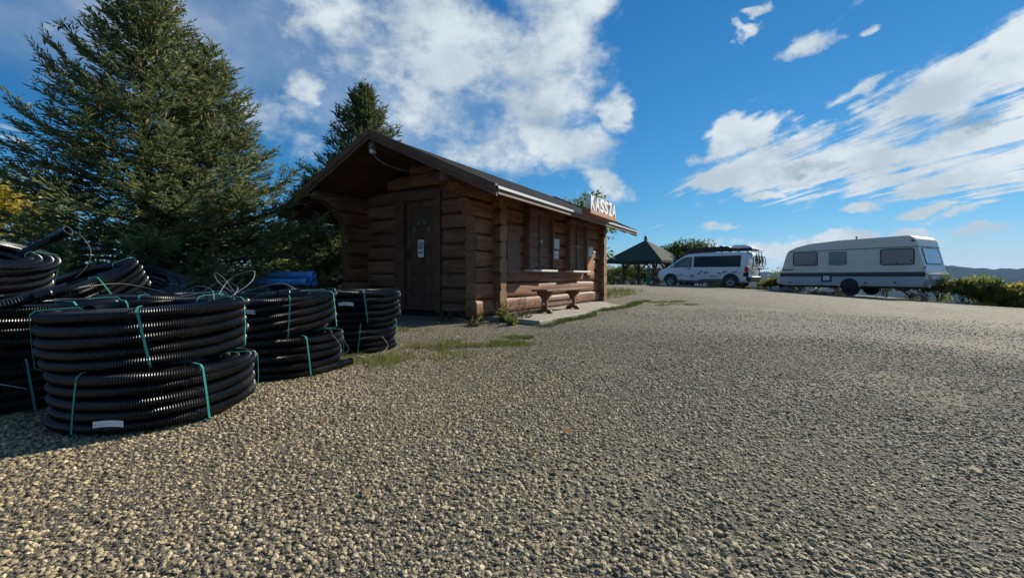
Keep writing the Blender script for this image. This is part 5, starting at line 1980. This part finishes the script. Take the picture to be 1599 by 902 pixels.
def van_half(x, z):
    """half width of the body at x, z"""
    for s0, s1 in zip(stations, stations[1:]):
        if s0[0] <= x <= s1[0]:
            f = (x - s0[0]) / (s1[0] - s0[0])
            zb, zl, zt, wl, wt = [s0[k] + (s1[k] - s0[k]) * f for k in range(1, 6)]
            if z <= zl:
                return wl
            q = min(1, (z - zl) / max(0.01, zt - zl))
            return wl + (wt - wl) * q ** 1.25
    return 0.9


rings = []
for (x, zb, zl, zt, wl, wt) in stations:
    half = [(0.0, zb), (wl * 0.86, zb), (wl * 0.97, zb + 0.07), (wl, zb + 0.25 * (zl - zb)), (wl, zl)]
    for q in (0.35, 0.65, 0.85):
        z = zl + (zt - zl) * q
        half.append((wl + (wt - wl) * q ** 1.25, z))
    half += [(wt * 0.985, zt - 0.10 * min(1, (zt - zl) / 0.5)), (wt * 0.93, zt - 0.035 * min(1, (zt - zl) / 0.5)), (wt * 0.80, zt - 0.006), (wt * 0.4, zt + 0.012)]
    pts = [(-y, z) for (y, z) in half[1:]][::-1]
    full = [half[0]] + half[1:] + [(0.0, zt + 0.015)] + pts
    rings.append([Vector((x, y - VW / 2, z)) for (y, z) in full])
MB().rings(rings).build('body', M['van_white'], van, smooth_angle=42)


def van_panel(poly, off, name, mat, parent=van, thick=0.006, both=True, bevel=0.0):
    """outline in (x, z) laid on the side of the body"""
    obs = []
    for side in ((1, -1) if both else (1,)):
        mb = MB()
        o_, i_ = [], []
        for (x, z) in poly:
            h = van_half(x, z)
            o_.append(Vector((x, side * (h + off) - VW / 2, z)))
            i_.append(Vector((x, side * (h + off - thick) - VW / 2, z)))
        n = len(poly)
        mb.add(o_ + i_, [tuple(range(n)), tuple(range(2 * n - 1, n - 1, -1))] + [(k, n + k, n + (k + 1) % n, (k + 1) % n) for k in range(n)])
        obs.append(mb.build(name, mat, parent))
    return obs


def rrect(x0, x1, z0, z1, r=0.05, n=3):
    out = []
    for (cx, cz, t0) in ((x1 - r, z1 - r, 0), (x0 + r, z1 - r, 90), (x0 + r, z0 + r, 180), (x1 - r, z0 + r, 270)):
        for k in range(n + 1):
            t = R(t0 + 90 * k / n)
            out.append((cx + r * math.cos(t), cz + r * math.sin(t)))
    return out


M['glass_front'] = plain('van_door_glass', (0.05, 0.085, 0.085), 0.05, vary=0.5, scale=3, spec=0.8)
for side in (1, -1):
    mb = MB()
    xs_, zs_ = [0.36, 0.5, 0.8, 1.2, 1.6, 2.0, 2.4, 2.6, 2.92], [1.13, 1.24, 1.34, 1.43, 1.52, 1.62, 1.75]
    for off in (0.006, -0.004):
        b0_ = len(mb.v)
        vs_ = [Vector((x, side * (van_half(x, z) + off) - VW / 2, z)) for x in xs_ for z in zs_]
        k_ = len(zs_)
        mb.add(vs_, [(i * k_ + j, i * k_ + j + 1, (i + 1) * k_ + j + 1, (i + 1) * k_ + j) for i in range(len(xs_) - 1) for j in range(k_ - 1)])
    mb.build('side_window', M['glass_dark'], van, smooth_angle=60)
for side in (1, -1):
    mb = MB()
    xs_ = [3.02, 3.1, 3.2, 3.3, 3.4, 3.5, 3.6, 3.7, 3.8, 3.9, 4.0, 4.1, 4.2, 4.3]

    def top_(x):
        pts_ = [(3.0, 1.74), (3.42, 1.72), (3.64, 1.64), (4.0, 1.40), (4.35, 1.15)]
        for p_, q_ in zip(pts_, pts_[1:]):
            if p_[0] <= x <= q_[0]:
                return p_[1] + (q_[1] - p_[1]) * (x - p_[0]) / (q_[0] - p_[0])
    for off in (0.018, -0.004):
        k_ = 6
        vs_ = []
        for x in xs_:
            for j in range(k_):
                z = 1.13 + (max(1.14, top_(x)) - 1.13) * j / (k_ - 1)
                vs_.append(Vector((x, side * (van_half(x, z) + off) - VW / 2, z)))
        mb.add(vs_, [(i * k_ + j, i * k_ + j + 1, (i + 1) * k_ + j + 1, (i + 1) * k_ + j) for i in range(len(xs_) - 1) for j in range(k_ - 1)])
    mb.build('door_window', M['glass_front'], van, smooth_angle=60)
van_panel([(3.0, 0.30), (2.985, 0.30), (2.985, 1.74), (3.0, 1.74)], 0.002, 'door_seam', M['black'])
van_panel([(4.02, 0.66), (4.01, 0.66), (4.16, 1.12), (4.17, 1.12)], 0.002, 'door_seam', M['black'])
van_panel(rrect(0.42, 4.0, 1.115, 1.122, 0.002, 1), 0.003, 'belt_line', M['decal'])
van_panel(rrect(3.10, 3.26, 1.02, 1.07, 0.015), 0.02, 'door_handle', M['black'], thick=0.02)
van_panel(rrect(2.70, 2.86, 1.02, 1.07, 0.015), 0.02, 'door_handle', M['van_white'], thick=0.02)
van_panel([(1.32, 0.30), (1.32, 0.36), (1.45, 0.37), (3.85, 0.37), (3.92, 0.33), (3.92, 0.30)], 0.012, 'sill_trim', M['decal'], thick=0.02)
van_panel([(1.32, 0.40), (1.32, 0.47), (2.3, 0.46), (2.75, 0.39), (2.3, 0.39)], 0.005, 'sill_stripe', M['decal'])
van_panel([(3.55, 0.395), (3.6, 0.43), (3.8, 0.42), (3.85, 0.395)], 0.005, 'sill_stripe', M['decal'])
# mountain line decal: short jagged strokes
rgd = np.random.RandomState(12)


def strokes(pts, w):
    for (x0, z0), (x1, z1) in zip(pts, pts[1:]):
        d = Vector((x1 - x0, z1 - z0))
        n = Vector((-d.y, d.x)).normalized() * w * 1.7 * rgd.uniform(0.5, 1.4)
        van_panel([(x0 - n.x, z0 - n.y), (x0 + n.x * 0.4, z0 + n.y * 0.4), (x1 + n.x, z1 + n.y), (x1 - n.x * 0.3, z1 - n.y * 0.3)], 0.005, 'mountain_decal', M['decal'], both=False)


strokes([(0.36, 0.80), (0.55, 0.86), (0.72, 0.80)], 0.013)
strokes([(0.46, 0.98), (0.60, 0.86), (0.78, 0.90), (0.95, 0.80)], 0.012)
strokes([(1.05, 0.92), (1.18, 0.84), (1.25, 0.88), (1.38, 0.76), (1.52, 0.80), (1.62, 0.70)], 0.02)
strokes([(1.50, 0.64), (1.70, 0.60), (1.9, 0.62)], 0.014)
strokes([(2.05, 0.80), (2.20, 0.86), (2.30, 0.78)], 0.016)
strokes([(2.2, 0.74), (2.38, 0.86), (2.46, 0.92), (2.58, 0.76), (2.68, 0.72)], 0.022)
strokes([(2.92, 0.56), (2.95, 0.70), (3.03, 0.72), (3.07, 0.56), (2.92, 0.56)], 0.018)
strokes([(3.15, 0.60), (3.4, 0.62), (3.55, 0.66), (3.62, 0.76), (3.72, 0.64), (3.85, 0.62), (3.98, 0.64)], 0.013)
strokes([(4.0, 0.86), (4.06, 0.84)], 0.02)
strokes([(1.85, 0.66), (1.92, 0.60)], 0.02)


def wheel(parent, x, y, r, width, mat_rim=None, axis_y=1):
    """wheel with its axle along local y"""
    w = tag(empty('wheel', (x, y, r)), None)
    w.parent = parent
    m = Matrix.Rotation(-math.pi / 2, 4, 'X')
    ty = [(r * 0.66, -width / 2), (r * 0.93, -width / 2), (r, -width / 2 + 0.03), (r, width / 2 - 0.03), (r * 0.93, width / 2), (r * 0.66, width / 2), (r * 0.64, 0), (r * 0.66, -width / 2)]
    MB().lathe(ty, 28, m).build('tyre', M['rubber'], w, smooth_angle=40)
    for s in (-1, 1):
        z = s * (width / 2 - 0.02)
        pr = [(r * 0.67, s * width / 2 - s * 0.005), (r * 0.62, z), (r * 0.56, z - s * 0.03), (r * 0.50, z - s * 0.01), (r * 0.34, z + s * 0.012), (r * 0.28, z - s * 0.02), (r * 0.16, z - s * 0.02), (r * 0.14, z + s * 0.01), (0, z + s * 0.012)]
        MB().lathe(pr, 24, m).build('rim', mat_rim or M['rim'], w, smooth_angle=40)
        MB().lathe([(r * 0.30, z - s * 0.012), (r * 0.17, z + s * 0.002), (0.0, z + s * 0.014)], 16, m).build('hub', M['black'], w, smooth_angle=40)
    return w


for x in (0.86, 4.30):
    for side in (1, -1):
        yb = side * 0.95 - VW / 2
        arch = [(x + 0.45 * math.cos(t), max(0.27, 0.34 + 0.45 * math.sin(t))) for t in [math.pi * (k / 14) for k in range(15)]]
        mb = MB()
        n = len(arch)
        o_ = [Vector((a, yb + side * 0.004, z)) for a, z in arch]
        i_ = [Vector((a, yb - side * 0.25, z)) for a, z in arch]
        mb.add(o_ + i_, [tuple(range(n)), tuple(range(2 * n - 1, n - 1, -1))] + [(k, n + k, n + (k + 1) % n, (k + 1) % n) for k in range(n)])
        mb.build('wheel_arch', M['black'], van)
        wheel(van, x, yb - side * 0.09, 0.35, 0.215)
# rear: window, lamps, bumper, plate; front: bumper, lamps, windscreen
MB().prism(rrect(-1.62, -0.28, 1.18, 1.66, 0.08), 0, 0.02, Matrix(((0, 1, 0, 0), (1, 0, 0, 0), (0, 0, 1, 0), (0, 0, 0, 1)))).build('rear_window', M['glass_dark'], van, (0.0, 0, 0)).rotation_euler = (0, R(9.5), 0)
for o in van.children:
    if o.name.startswith('rear_window'):
        o.location = (-0.185, 0, 0.02)
for side in (1, -1):
    ys = sorted((side * 0.945 - VW / 2, side * 0.79 - VW / 2))
    MB().box(-0.012, 0.16, ys[0], ys[1] + 0.002, 0.86, 1.15).build('tail_light', M['red_lens'], van, bevel=0.02)
    MB().box(-0.02, 0.25, ys[0] - 0.002, ys[1] + 0.004, 0.58, 0.855).build('corner_trim', M['black'], van, bevel=0.03)
MB().box(-0.07, 0.16, -VW + 0.04, -0.04, 0.34, 0.60).build('rear_bumper', M['black'], van, bevel=0.05)
MB().box(-0.085, 0.0, -VW + 0.12, -0.12, 0.545, 0.615).build('bumper_top', M['van_white'], van, bevel=0.02)
MB().box(-0.03, -0.008, -1.22, -0.70, 0.80, 0.91).build('number_plate', M['letter'], van)
MB().box(5.02, 5.34, -VW + 0.10, -0.10, 0.24, 0.52).build('front_bumper', M['black'], van, bevel=0.06)
for side in (1, -1):
    van_panel([(4.86, 0.78), (4.86, 0.90), (5.02, 0.90), (5.16, 0.80), (5.16, 0.72)], 0.008, 'headlight', M['lens'])
    break
wsm = MB()
wsm.add([Vector((3.70, -0.24, 1.795)), Vector((3.70, -1.66, 1.795)), Vector((4.48, -1.72, 1.255)), Vector((4.48, -0.18, 1.255))], [(0, 1, 2, 3)])
wsm.add([p + Vector((-0.01, 0, -0.02)) for p in (Vector((3.70, -0.24, 1.795)), Vector((3.70, -1.66, 1.795)), Vector((4.48, -1.72, 1.255)), Vector((4.48, -0.18, 1.255)))], [(3, 2, 1, 0)])
wsm.build('windscreen', M['glass_dark'], van, (0.02, 0, 0.03))
for side in (1, -1):
    yy = side * 0.97 - VW / 2
    mr = MB().box(4.02, 4.16, min(yy, yy + side * 0.22), max(yy, yy + side * 0.22), 1.16, 1.42)
    mr.build('door_mirror', M['van_white'], van, bevel=0.04)
# roof rack with a flat black box and a white roof box
rack = MB()
for x in (0.55, 1.45, 2.35, 3.1):
    rack.box(x - 0.02, x + 0.02, -1.62, -0.28, 2.02, 2.05)
    for y in (-1.62, -0.32):
        rack.box(x - 0.03, x + 0.03, y, y + 0.04, 1.92, 2.03)
rack.build('roof_rack', M['black'], van)
MB().prism([(1.05, 2.04), (1.0, 2.20), (1.15, 2.28), (3.1, 2.22), (3.45, 2.12), (3.45, 2.04)], -1.6, -0.30).build('roof_tray', M['black'], van, bevel=0.02)
for x, h in ((1.5, 0.05), (1.9, 0.04), (2.3, 0.06)):
    MB().box(x, x + 0.16, -0.9, -0.5, 2.26, 2.28 + h).build('roof_fitting', M['black'], van, bevel=0.01)
rb = MB().prism([(-0.02, 2.12), (-0.08, 2.16), (0.12, 2.26), (0.30, 2.33), (0.85, 2.33), (1.00, 2.26), (1.06, 2.16), (1.0, 2.12)], -1.55, -0.45)
rb.build('roof_box', M['van_white'], van, bevel=0.05, smooth_angle=40)
MB().box(-0.06, 1.14, -1.56, -0.44, 2.03, 2.15).build('roof_box_base', M['black'], van, bevel=0.02)

# bicycles on the carrier
carrier = MB()
for y in (-1.35, -0.55):
    carrier.tube([(-0.06, y, 0.98), (-0.30, y, 1.02), (-0.62, y, 1.05)], 0.016, 6)
    carrier.tube([(-0.06, y, 0.98), (-0.10, y, 1.4), (0.02, y, 1.86)], 0.016, 6)
carrier.tube([(-0.30, -1.35, 1.02), (-0.30, -0.55, 1.02)], 0.016, 6)
carrier.build('bike_carrier', M['black'], van)
vm = van.matrix_basis.copy()


def bicycle(off, label, frame_mat):
    """bicycle across the rear of the van; local x along the bike"""
    b = tag(empty('bicycle', (0, 0, 0)), label, 'bicycle', 'bicycles on the van')
    m = Matrix.Translation((van.location)) @ van.rotation_euler.to_matrix().to_4x4() @ Matrix.Translation((-off, -VW / 2, 1.12)) @ Matrix.Rotation(math.pi / 2, 4, 'Z')
    b.location = m.translation
    b.rotation_euler = m.to_euler()
    b.scale = (0.88, 0.88, 0.88)
    for cx in (-0.52, 0.52):
        w = empty('wheel', (cx, 0, 0.33), 0, b)
        ringpts = [(0.33 * math.cos(t), 0, 0.33 * math.sin(t)) for t in [2 * math.pi * k / 28 for k in range(28)]]
        MB().tube(ringpts, 0.024, 6, closed=True).build('tyre', M['rubber'], w)
        rp = [(0.30 * math.cos(t), 0, 0.30 * math.sin(t)) for t in [2 * math.pi * k / 28 for k in range(28)]]
        MB().tube(rp, 0.012, 5, closed=True).build('rim', M['black'], w)
        sp = MB()
        for k in range(12):
            t = 2 * math.pi * k / 12
            sp.tube([(0, 0, 0), (0.30 * math.cos(t), 0, 0.30 * math.sin(t))], 0.003, 4)
        sp.build('spokes', M['black'], w)
    f = MB()
    bb, st_, hd1, rr_, ff = (0.0, 0, 0.30), (-0.14, 0, 0.78), (0.36, 0, 0.80), (-0.52, 0, 0.33), (0.52, 0, 0.33)
    for p, q in ((bb, st_), (bb, hd1), (st_, hd1), (bb, rr_), (st_, rr_), (hd1, ff)):
        f.tube([p, q], 0.02, 7)
    f.build('frame', frame_mat, b)
    MB().tube([(0.36, 0, 0.80), (0.33, 0, 0.93), (0.36, 0.0, 0.95), (0.34, 0.28, 0.97)], 0.014, 6).tube([(0.36, 0.0, 0.95), (0.34, -0.28, 0.97)], 0.014, 6).build('handlebar', M['black'], b)
    MB().tube([(-0.14, 0, 0.78), (-0.165, 0, 0.88)], 0.014, 6).box(-0.28, -0.06, -0.06, 0.06, 0.88, 0.92).build('saddle', M['black'], b, bevel=0.01)
    MB().lathe([(0.0, -0.01), (0.09, -0.01), (0.09, 0.01), (0, 0.01)], 16, Matrix.Translation((0, -0.04, 0.30)) @ Matrix.Rotation(math.pi / 2, 4, 'X')).build('chainring', M['black'], b)
    return b


bicycle(0.20, 'black bicycle on the carrier close against the rear of the van', M['black'])
bicycle(0.34, 'grey framed bicycle on the outside of the rear carrier of the van', M['car_stripe_'])

# ------------------------------------------------------------------ caravan
M['car_cream'] = plain('caravan_cream', (0.68, 0.66, 0.59), 0.65, vary=0.06, scale=1.5, spec=0.15)
M['car_top'] = plain('caravan_top_cream', (0.46, 0.45, 0.42), 0.45, vary=0.08, scale=1.5)
M['car_grey'] = plain('caravan_lower_grey', (0.40, 0.42, 0.43), 0.45, vary=0.08, scale=2)
M['car_stripe'] = plain('caravan_dark_stripe', (0.030, 0.038, 0.050), 0.45)
M['car_pane'] = plain('caravan_window_blind', (0.30, 0.26, 0.25), 0.12, vary=0.06, scale=1.2, spec=0.7)
M['car_grill'] = plain('caravan_fridge_panel', (0.20, 0.23, 0.26), 0.35, vary=0.08)
M['car_rear_pane'] = plain('caravan_rear_window', (0.74, 0.76, 0.78), 0.15, vary=0.12, scale=2, spec=0.8)  # pale base colour stands in for sky reflected in the pane
M['dust'] = plain('dusty_bumper', (0.28, 0.26, 0.22), 0.7, vary=0.15)
CP_ = Vector((16.7, 18.1))
cdir = Vector((-0.493, 0.87)).normalized()
crz = math.atan2(cdir.y, cdir.x)
car = tag(empty('caravan', (CP_.x, CP_.y, -0.115), crz), 'old cream caravan with a dark side stripe parked at the edge of the yard', 'caravan')
CW = 2.2  # local x forward, body from y = 0 (towards the camera) to y = -CW
prof_all = [(0.10, 0.45), (0.02, 0.60), (0.0, 1.10), (0.06, 1.30), (0.24, 2.05), (0.30, 2.34), (0.36, 2.48), (0.50, 2.565), (0.75, 2.58), (3.2, 2.545), (4.4, 2.46), (5.0, 2.33), (5.32, 2.19), (5.46, 2.06), (5.52, 1.90), (5.74, 1.16), (5.79, 1.0), (5.80, 0.62), (5.72, 0.45)]
body = MB().prism(prof_all, -CW, 0.0)
body.build('body', M['car_cream'], car, bevel=0.035, smooth_angle=35)


def side_panel(poly, off, name, mat, thick=0.008, parent=None):
    return MB().prism(poly, off - thick, off).build(name, mat, parent or car)


def clip_prof(z0, z1, ins=0.0):
    """outline of the side between two heights"""
    def xr(z):
        pts = [(0.10, 0.45), (0.02, 0.60), (0.0, 1.10), (0.06, 1.30), (0.24, 2.05), (0.30, 2.34), (0.36, 2.48)]
        for p, q in zip(pts, pts[1:]):
            if p[1] <= z <= q[1]:
                return p[0] + (q[0] - p[0]) * (z - p[1]) / (q[1] - p[1])
        return 0.4

    def xf(z):
        pts = [(5.72, 0.45), (5.80, 0.62), (5.79, 1.0), (5.74, 1.16), (5.52, 1.90), (5.46, 2.06)]
        for p, q in zip(pts, pts[1:]):
            if p[1] <= z <= q[1]:
                return p[0] + (q[0] - p[0]) * (z - p[1]) / (q[1] - p[1])
        return 5.4
    zs = [z0, (z0 + z1) / 2, z1]
    return [(xr(z) + ins, z) for z in zs] + [(xf(z) - ins, z) for z in reversed(zs)]


for off in (0.006, -CW + 0.002):
    side_panel(clip_prof(0.865, 1.045), off, 'side_stripe', M['car_stripe'])
    side_panel(clip_prof(1.052, 1.068), off, 'stripe_line', M['car_stripe'])
    side_panel(clip_prof(0.47, 0.845, 0.02), off - 0.001, 'lower_panel', M['car_grey'])
    side_panel(clip_prof(2.10, 2.125), off + 0.008, 'trim_rail', M['car_stripe'], 0.02)
# upper skirt and rail details: window, frame, catches
def caravan_window(x0, x1, z0, z1, mat, framed=True):
    fr_ = [(x, z) for x, z in rrect(x0, x1, z0, z1, 0.08)]
    w = side_panel(rrect(x0 + 0.02, x1 - 0.02, z0 + 0.02, z1 - 0.02, 0.07), 0.022, 'window', mat, 0.024)
    if framed:
        MB().tube([(x, 0.016, z) for x, z in fr_], 0.020, 6, closed=True).build('frame', M['black'], w)
    for (a, b) in ((x0 + 0.08, z0 + 0.16), ((x0 + x1) / 2, z0 + 0.035), (x1 - 0.08, z0 + 0.16)):
        MB().box(a - 0.025, a + 0.025, 0.022, 0.04, b - 0.03, b + 0.03).build('catch', M['black'], w)


caravan_window(4.02, 5.13, 1.42, 2.05, M['car_pane'])
caravan_window(2.76, 3.54, 1.39, 2.06, M['car_grill'], False)
caravan_window(0.36, 1.50, 1.38, 2.04, M['car_pane'])
hatch = side_panel(rrect(3.40, 3.86, 0.62, 1.02, 0.05), 0.016, 'service_hatch', M['car_stripe'], 0.018)
MB().prism(rrect(3.49, 3.77, 0.70, 0.90, 0.03), 0.0, 0.021).build('hatch_flap', M['car_cream'], hatch)
for x, z in ((1.0, 0.62), (2.05, 0.60), (5.3, 0.60), (0.40, 2.36)):
    MB().prism(rrect(x - 0.05, x + 0.05, z - 0.035, z + 0.035, 0.012), 0.0, 0.026).build('side_marker', M['red_lens'] if z < 1 else M['black'], car)
put_letters('TABBERT', car, M['decal'], 0, -0.068, 0.055, 0.085, 0.004, 0.0, 0.0, 0.03, 'brand_letter')
_let = [o for o in car.children if o.name.startswith('brand_letter')]
for i, o in enumerate(_let):
    o.rotation_euler = (0, 0, math.pi)
    o.location = (5.60 - 0.068 * i, 0.012, 1.17)
# wheels and arches
for side in (0, 1):
    yb = 0.0 if side == 0 else -CW
    sg = 1 if side == 0 else -1
    arch = [(2.68 + 0.46 * math.cos(t), 0.42 + 0.46 * math.sin(t)) for t in [math.pi * k / 16 for k in range(17)]]
    arci = [(2.68 + 0.38 * math.cos(t), 0.42 + 0.38 * math.sin(t)) for t in [math.pi * k / 16 for k in range(16, -1, -1)]]
    MB().prism(arch + arci, min(yb, yb + sg * 0.035), max(yb, yb + sg * 0.035)).build('wheel_arch', M['car_grey'], car)
    MB().prism(arci, min(yb + sg * 0.010, yb - sg * 0.2), max(yb + sg * 0.010, yb - sg * 0.2)).build('wheel_well', M['black'], car)
    wheel(car, 2.68, yb - sg * 0.10, 0.345, 0.2, M['black'])
# chassis, axle, steadies, drawbar
MB().box(0.3, 5.6, -CW + 0.25, -CW + 0.35, 0.36, 0.45).box(0.3, 5.6, -0.35, -0.25, 0.36, 0.45).box(2.62, 2.74, -CW + 0.2, -0.2, 0.28, 0.40).build('chassis', M['black'], car)
for (x, y) in ((0.55, -0.25), (0.55, -CW + 0.25), (5.2, -0.3), (5.2, -CW + 0.3)):
    sx = 1 if x < 2 else -1
    MB().bar((x + 0.45 * sx, y, 0.40), (x, y, 0.03), 0.05, 0.04).bar((x, y, 0.40), (x + 0.25 * sx, y, 0.21), 0.03, 0.03).box(x - 0.08, x + 0.08, y - 0.06, y + 0.06, 0.0, 0.03).build('corner_steady', M['black'], car)
MB().bar((5.6, -0.5, 0.42), (6.7, -CW / 2, 0.44), 0.07, 0.09).bar((5.6, -CW + 0.5, 0.42), (6.7, -CW / 2, 0.44), 0.07, 0.09).tube([(6.55, -CW / 2, 0.44), (6.95, -CW / 2, 0.46)], 0.035, 8).tube([(6.5, -CW / 2 - 0.1, 0.9), (6.5, -CW / 2 - 0.1, 0.05)], 0.025, 8).build('drawbar', M['black'], car)
MB().box(5.78, 6.25, -1.75, -0.45, 0.50, 0.98).build('gas_locker', M['car_cream'], car, bevel=0.05)
MB().tube([(5.55, 0.0, 1.2), (5.62, 0.09, 1.22), (5.64, 0.11, 1.30)], 0.02, 6).build('grab_handle', M['black'], car)
MB().tube([(5.55, -CW, 1.2), (5.62, -CW - 0.09, 1.22)], 0.02, 6).build('grab_handle', M['black'], car)
# rear end: window, lamps, bumper
M['car_rear_lit'] = plain('caravan_rear_lit_white', (0.84, 0.85, 0.84), 0.4, vary=0.05, scale=1.5)  # added rear sheets, paler than the body: bright sky light put into the colour
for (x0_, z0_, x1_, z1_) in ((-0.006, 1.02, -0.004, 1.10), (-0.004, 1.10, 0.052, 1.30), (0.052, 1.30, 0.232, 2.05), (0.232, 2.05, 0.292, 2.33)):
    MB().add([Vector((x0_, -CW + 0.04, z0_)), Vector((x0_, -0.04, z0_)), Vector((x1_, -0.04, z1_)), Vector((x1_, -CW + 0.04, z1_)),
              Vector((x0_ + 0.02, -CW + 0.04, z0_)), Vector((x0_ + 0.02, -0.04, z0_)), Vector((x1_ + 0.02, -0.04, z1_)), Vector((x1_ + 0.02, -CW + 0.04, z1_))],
             [(0, 1, 2, 3), (7, 6, 5, 4), (0, 4, 5, 1), (1, 5, 6, 2), (2, 6, 7, 3), (3, 7, 4, 0)]).build('rear_lit_sheet', M['car_rear_lit'], car)
ang = math.atan2(0.18, 0.75)
rw = MB().prism(rrect(-CW + 0.30, -0.30, 0.0, 0.66, 0.09), -0.03, 0.012, Matrix(((0, 1, 0, 0), (1, 0, 0, 0), (0, 0, 1, 0), (0, 0, 0, 1)))).build('rear_window', M['car_rear_pane'], car, (0.085, 0, 1.40), (0, ang, 0))
MB().tube([(-0.02, y, z) for y, z in rrect(-CW + 0.29, -0.29, -0.01, 0.67, 0.09)], 0.02, 6, closed=True).build('frame', M['black'], rw)
MB().box(0.165, 0.18, -CW + 0.03, -0.03, 2.10, 2.125).build('rear_trim', M['black'], car, (0.06, 0, 0.0))
MB().box(-0.10, 0.02, -CW - 0.02, 0.02, 0.92, 1.01).build('rear_shelf', M['car_cream'], car, bevel=0.02)
MB().box(-0.075, 0.02, -CW + 0.03, -0.03, 0.76, 0.92).build('light_panel', M['letter'], car)
for y0, y1 in ((-0.34, -0.05), (-CW + 0.05, -CW + 0.34)):
    MB().box(-0.098, -0.070, y0, y1, 0.77, 0.91).build('tail_light', M['red_lens'], car, bevel=0.01)
MB().box(-0.09, -0.07, -1.4, -0.8, 0.77, 0.90).build('number_plate', M['steel'], car)
MB().prism([(0.12, 0.42), (-0.05, 0.50), (-0.07, 0.76), (0.03, 0.76), (0.10, 0.60)], -CW + 0.01, -0.01).build('rear_skirt', M['dust'], car)
for y in (-0.25, -CW + 0.25):
    MB().box(-0.062, 0.0, y - 0.05, y + 0.05, 0.42, 0.60).build('rear_bracket', M['letter'], car)
for y in (-0.02, -CW + 0.02):
    MB().tube([(0.07, y, 1.22), (0.0, y + (0.05 if y > -1 else -0.05), 1.22), (-0.02, y + (0.05 if y > -1 else -0.05), 1.30)], 0.018, 6).build('grab_handle', M['black'], car)
# roof bits
MB().box(1.55, 2.15, -1.4, -0.8, 2.56, 2.62).build('roof_hatch', M['car_cream'], car, bevel=0.02)
MB().lathe([(0.0, 0.14), (0.05, 0.14), (0.05, 0.12), (0.03, 0.11), (0.03, 0)], 10, Matrix.Translation((2.55, -0.35, 2.555))).build('roof_vent', M['grey_wood'], car)
MB().lathe([(0.0, 0.06), (0.05, 0.05), (0.05, 0)], 10, Matrix.Translation((0.8, -0.5, 2.575))).build('roof_vent', M['car_cream'], car)

# ------------------------------------------------------------------ the air: thin haze over the whole landscape
def build_haze():
    m = bpy.data.materials.new('haze')
    m.use_nodes = True
    nt = m.node_tree
    nt.nodes.clear()
    v = nt.nodes.new('ShaderNodeVolumePrincipled')
    v.inputs['Color'].default_value = (0.34, 0.58, 1.0, 1)
    v.inputs['Density'].default_value = 0.00007
    v.inputs['Anisotropy'].default_value = 0.2
    o_ = nt.nodes.new('ShaderNodeOutputMaterial')
    nt.links.new(v.outputs[0], o_.inputs['Volume'])
    o = MB().box(-5600, 5600, -5600, 5600, -175, 110).build('haze', m)
    tag(o, 'thin blue haze between the yard and the far hills', 'haze', kind='stuff')


build_haze()
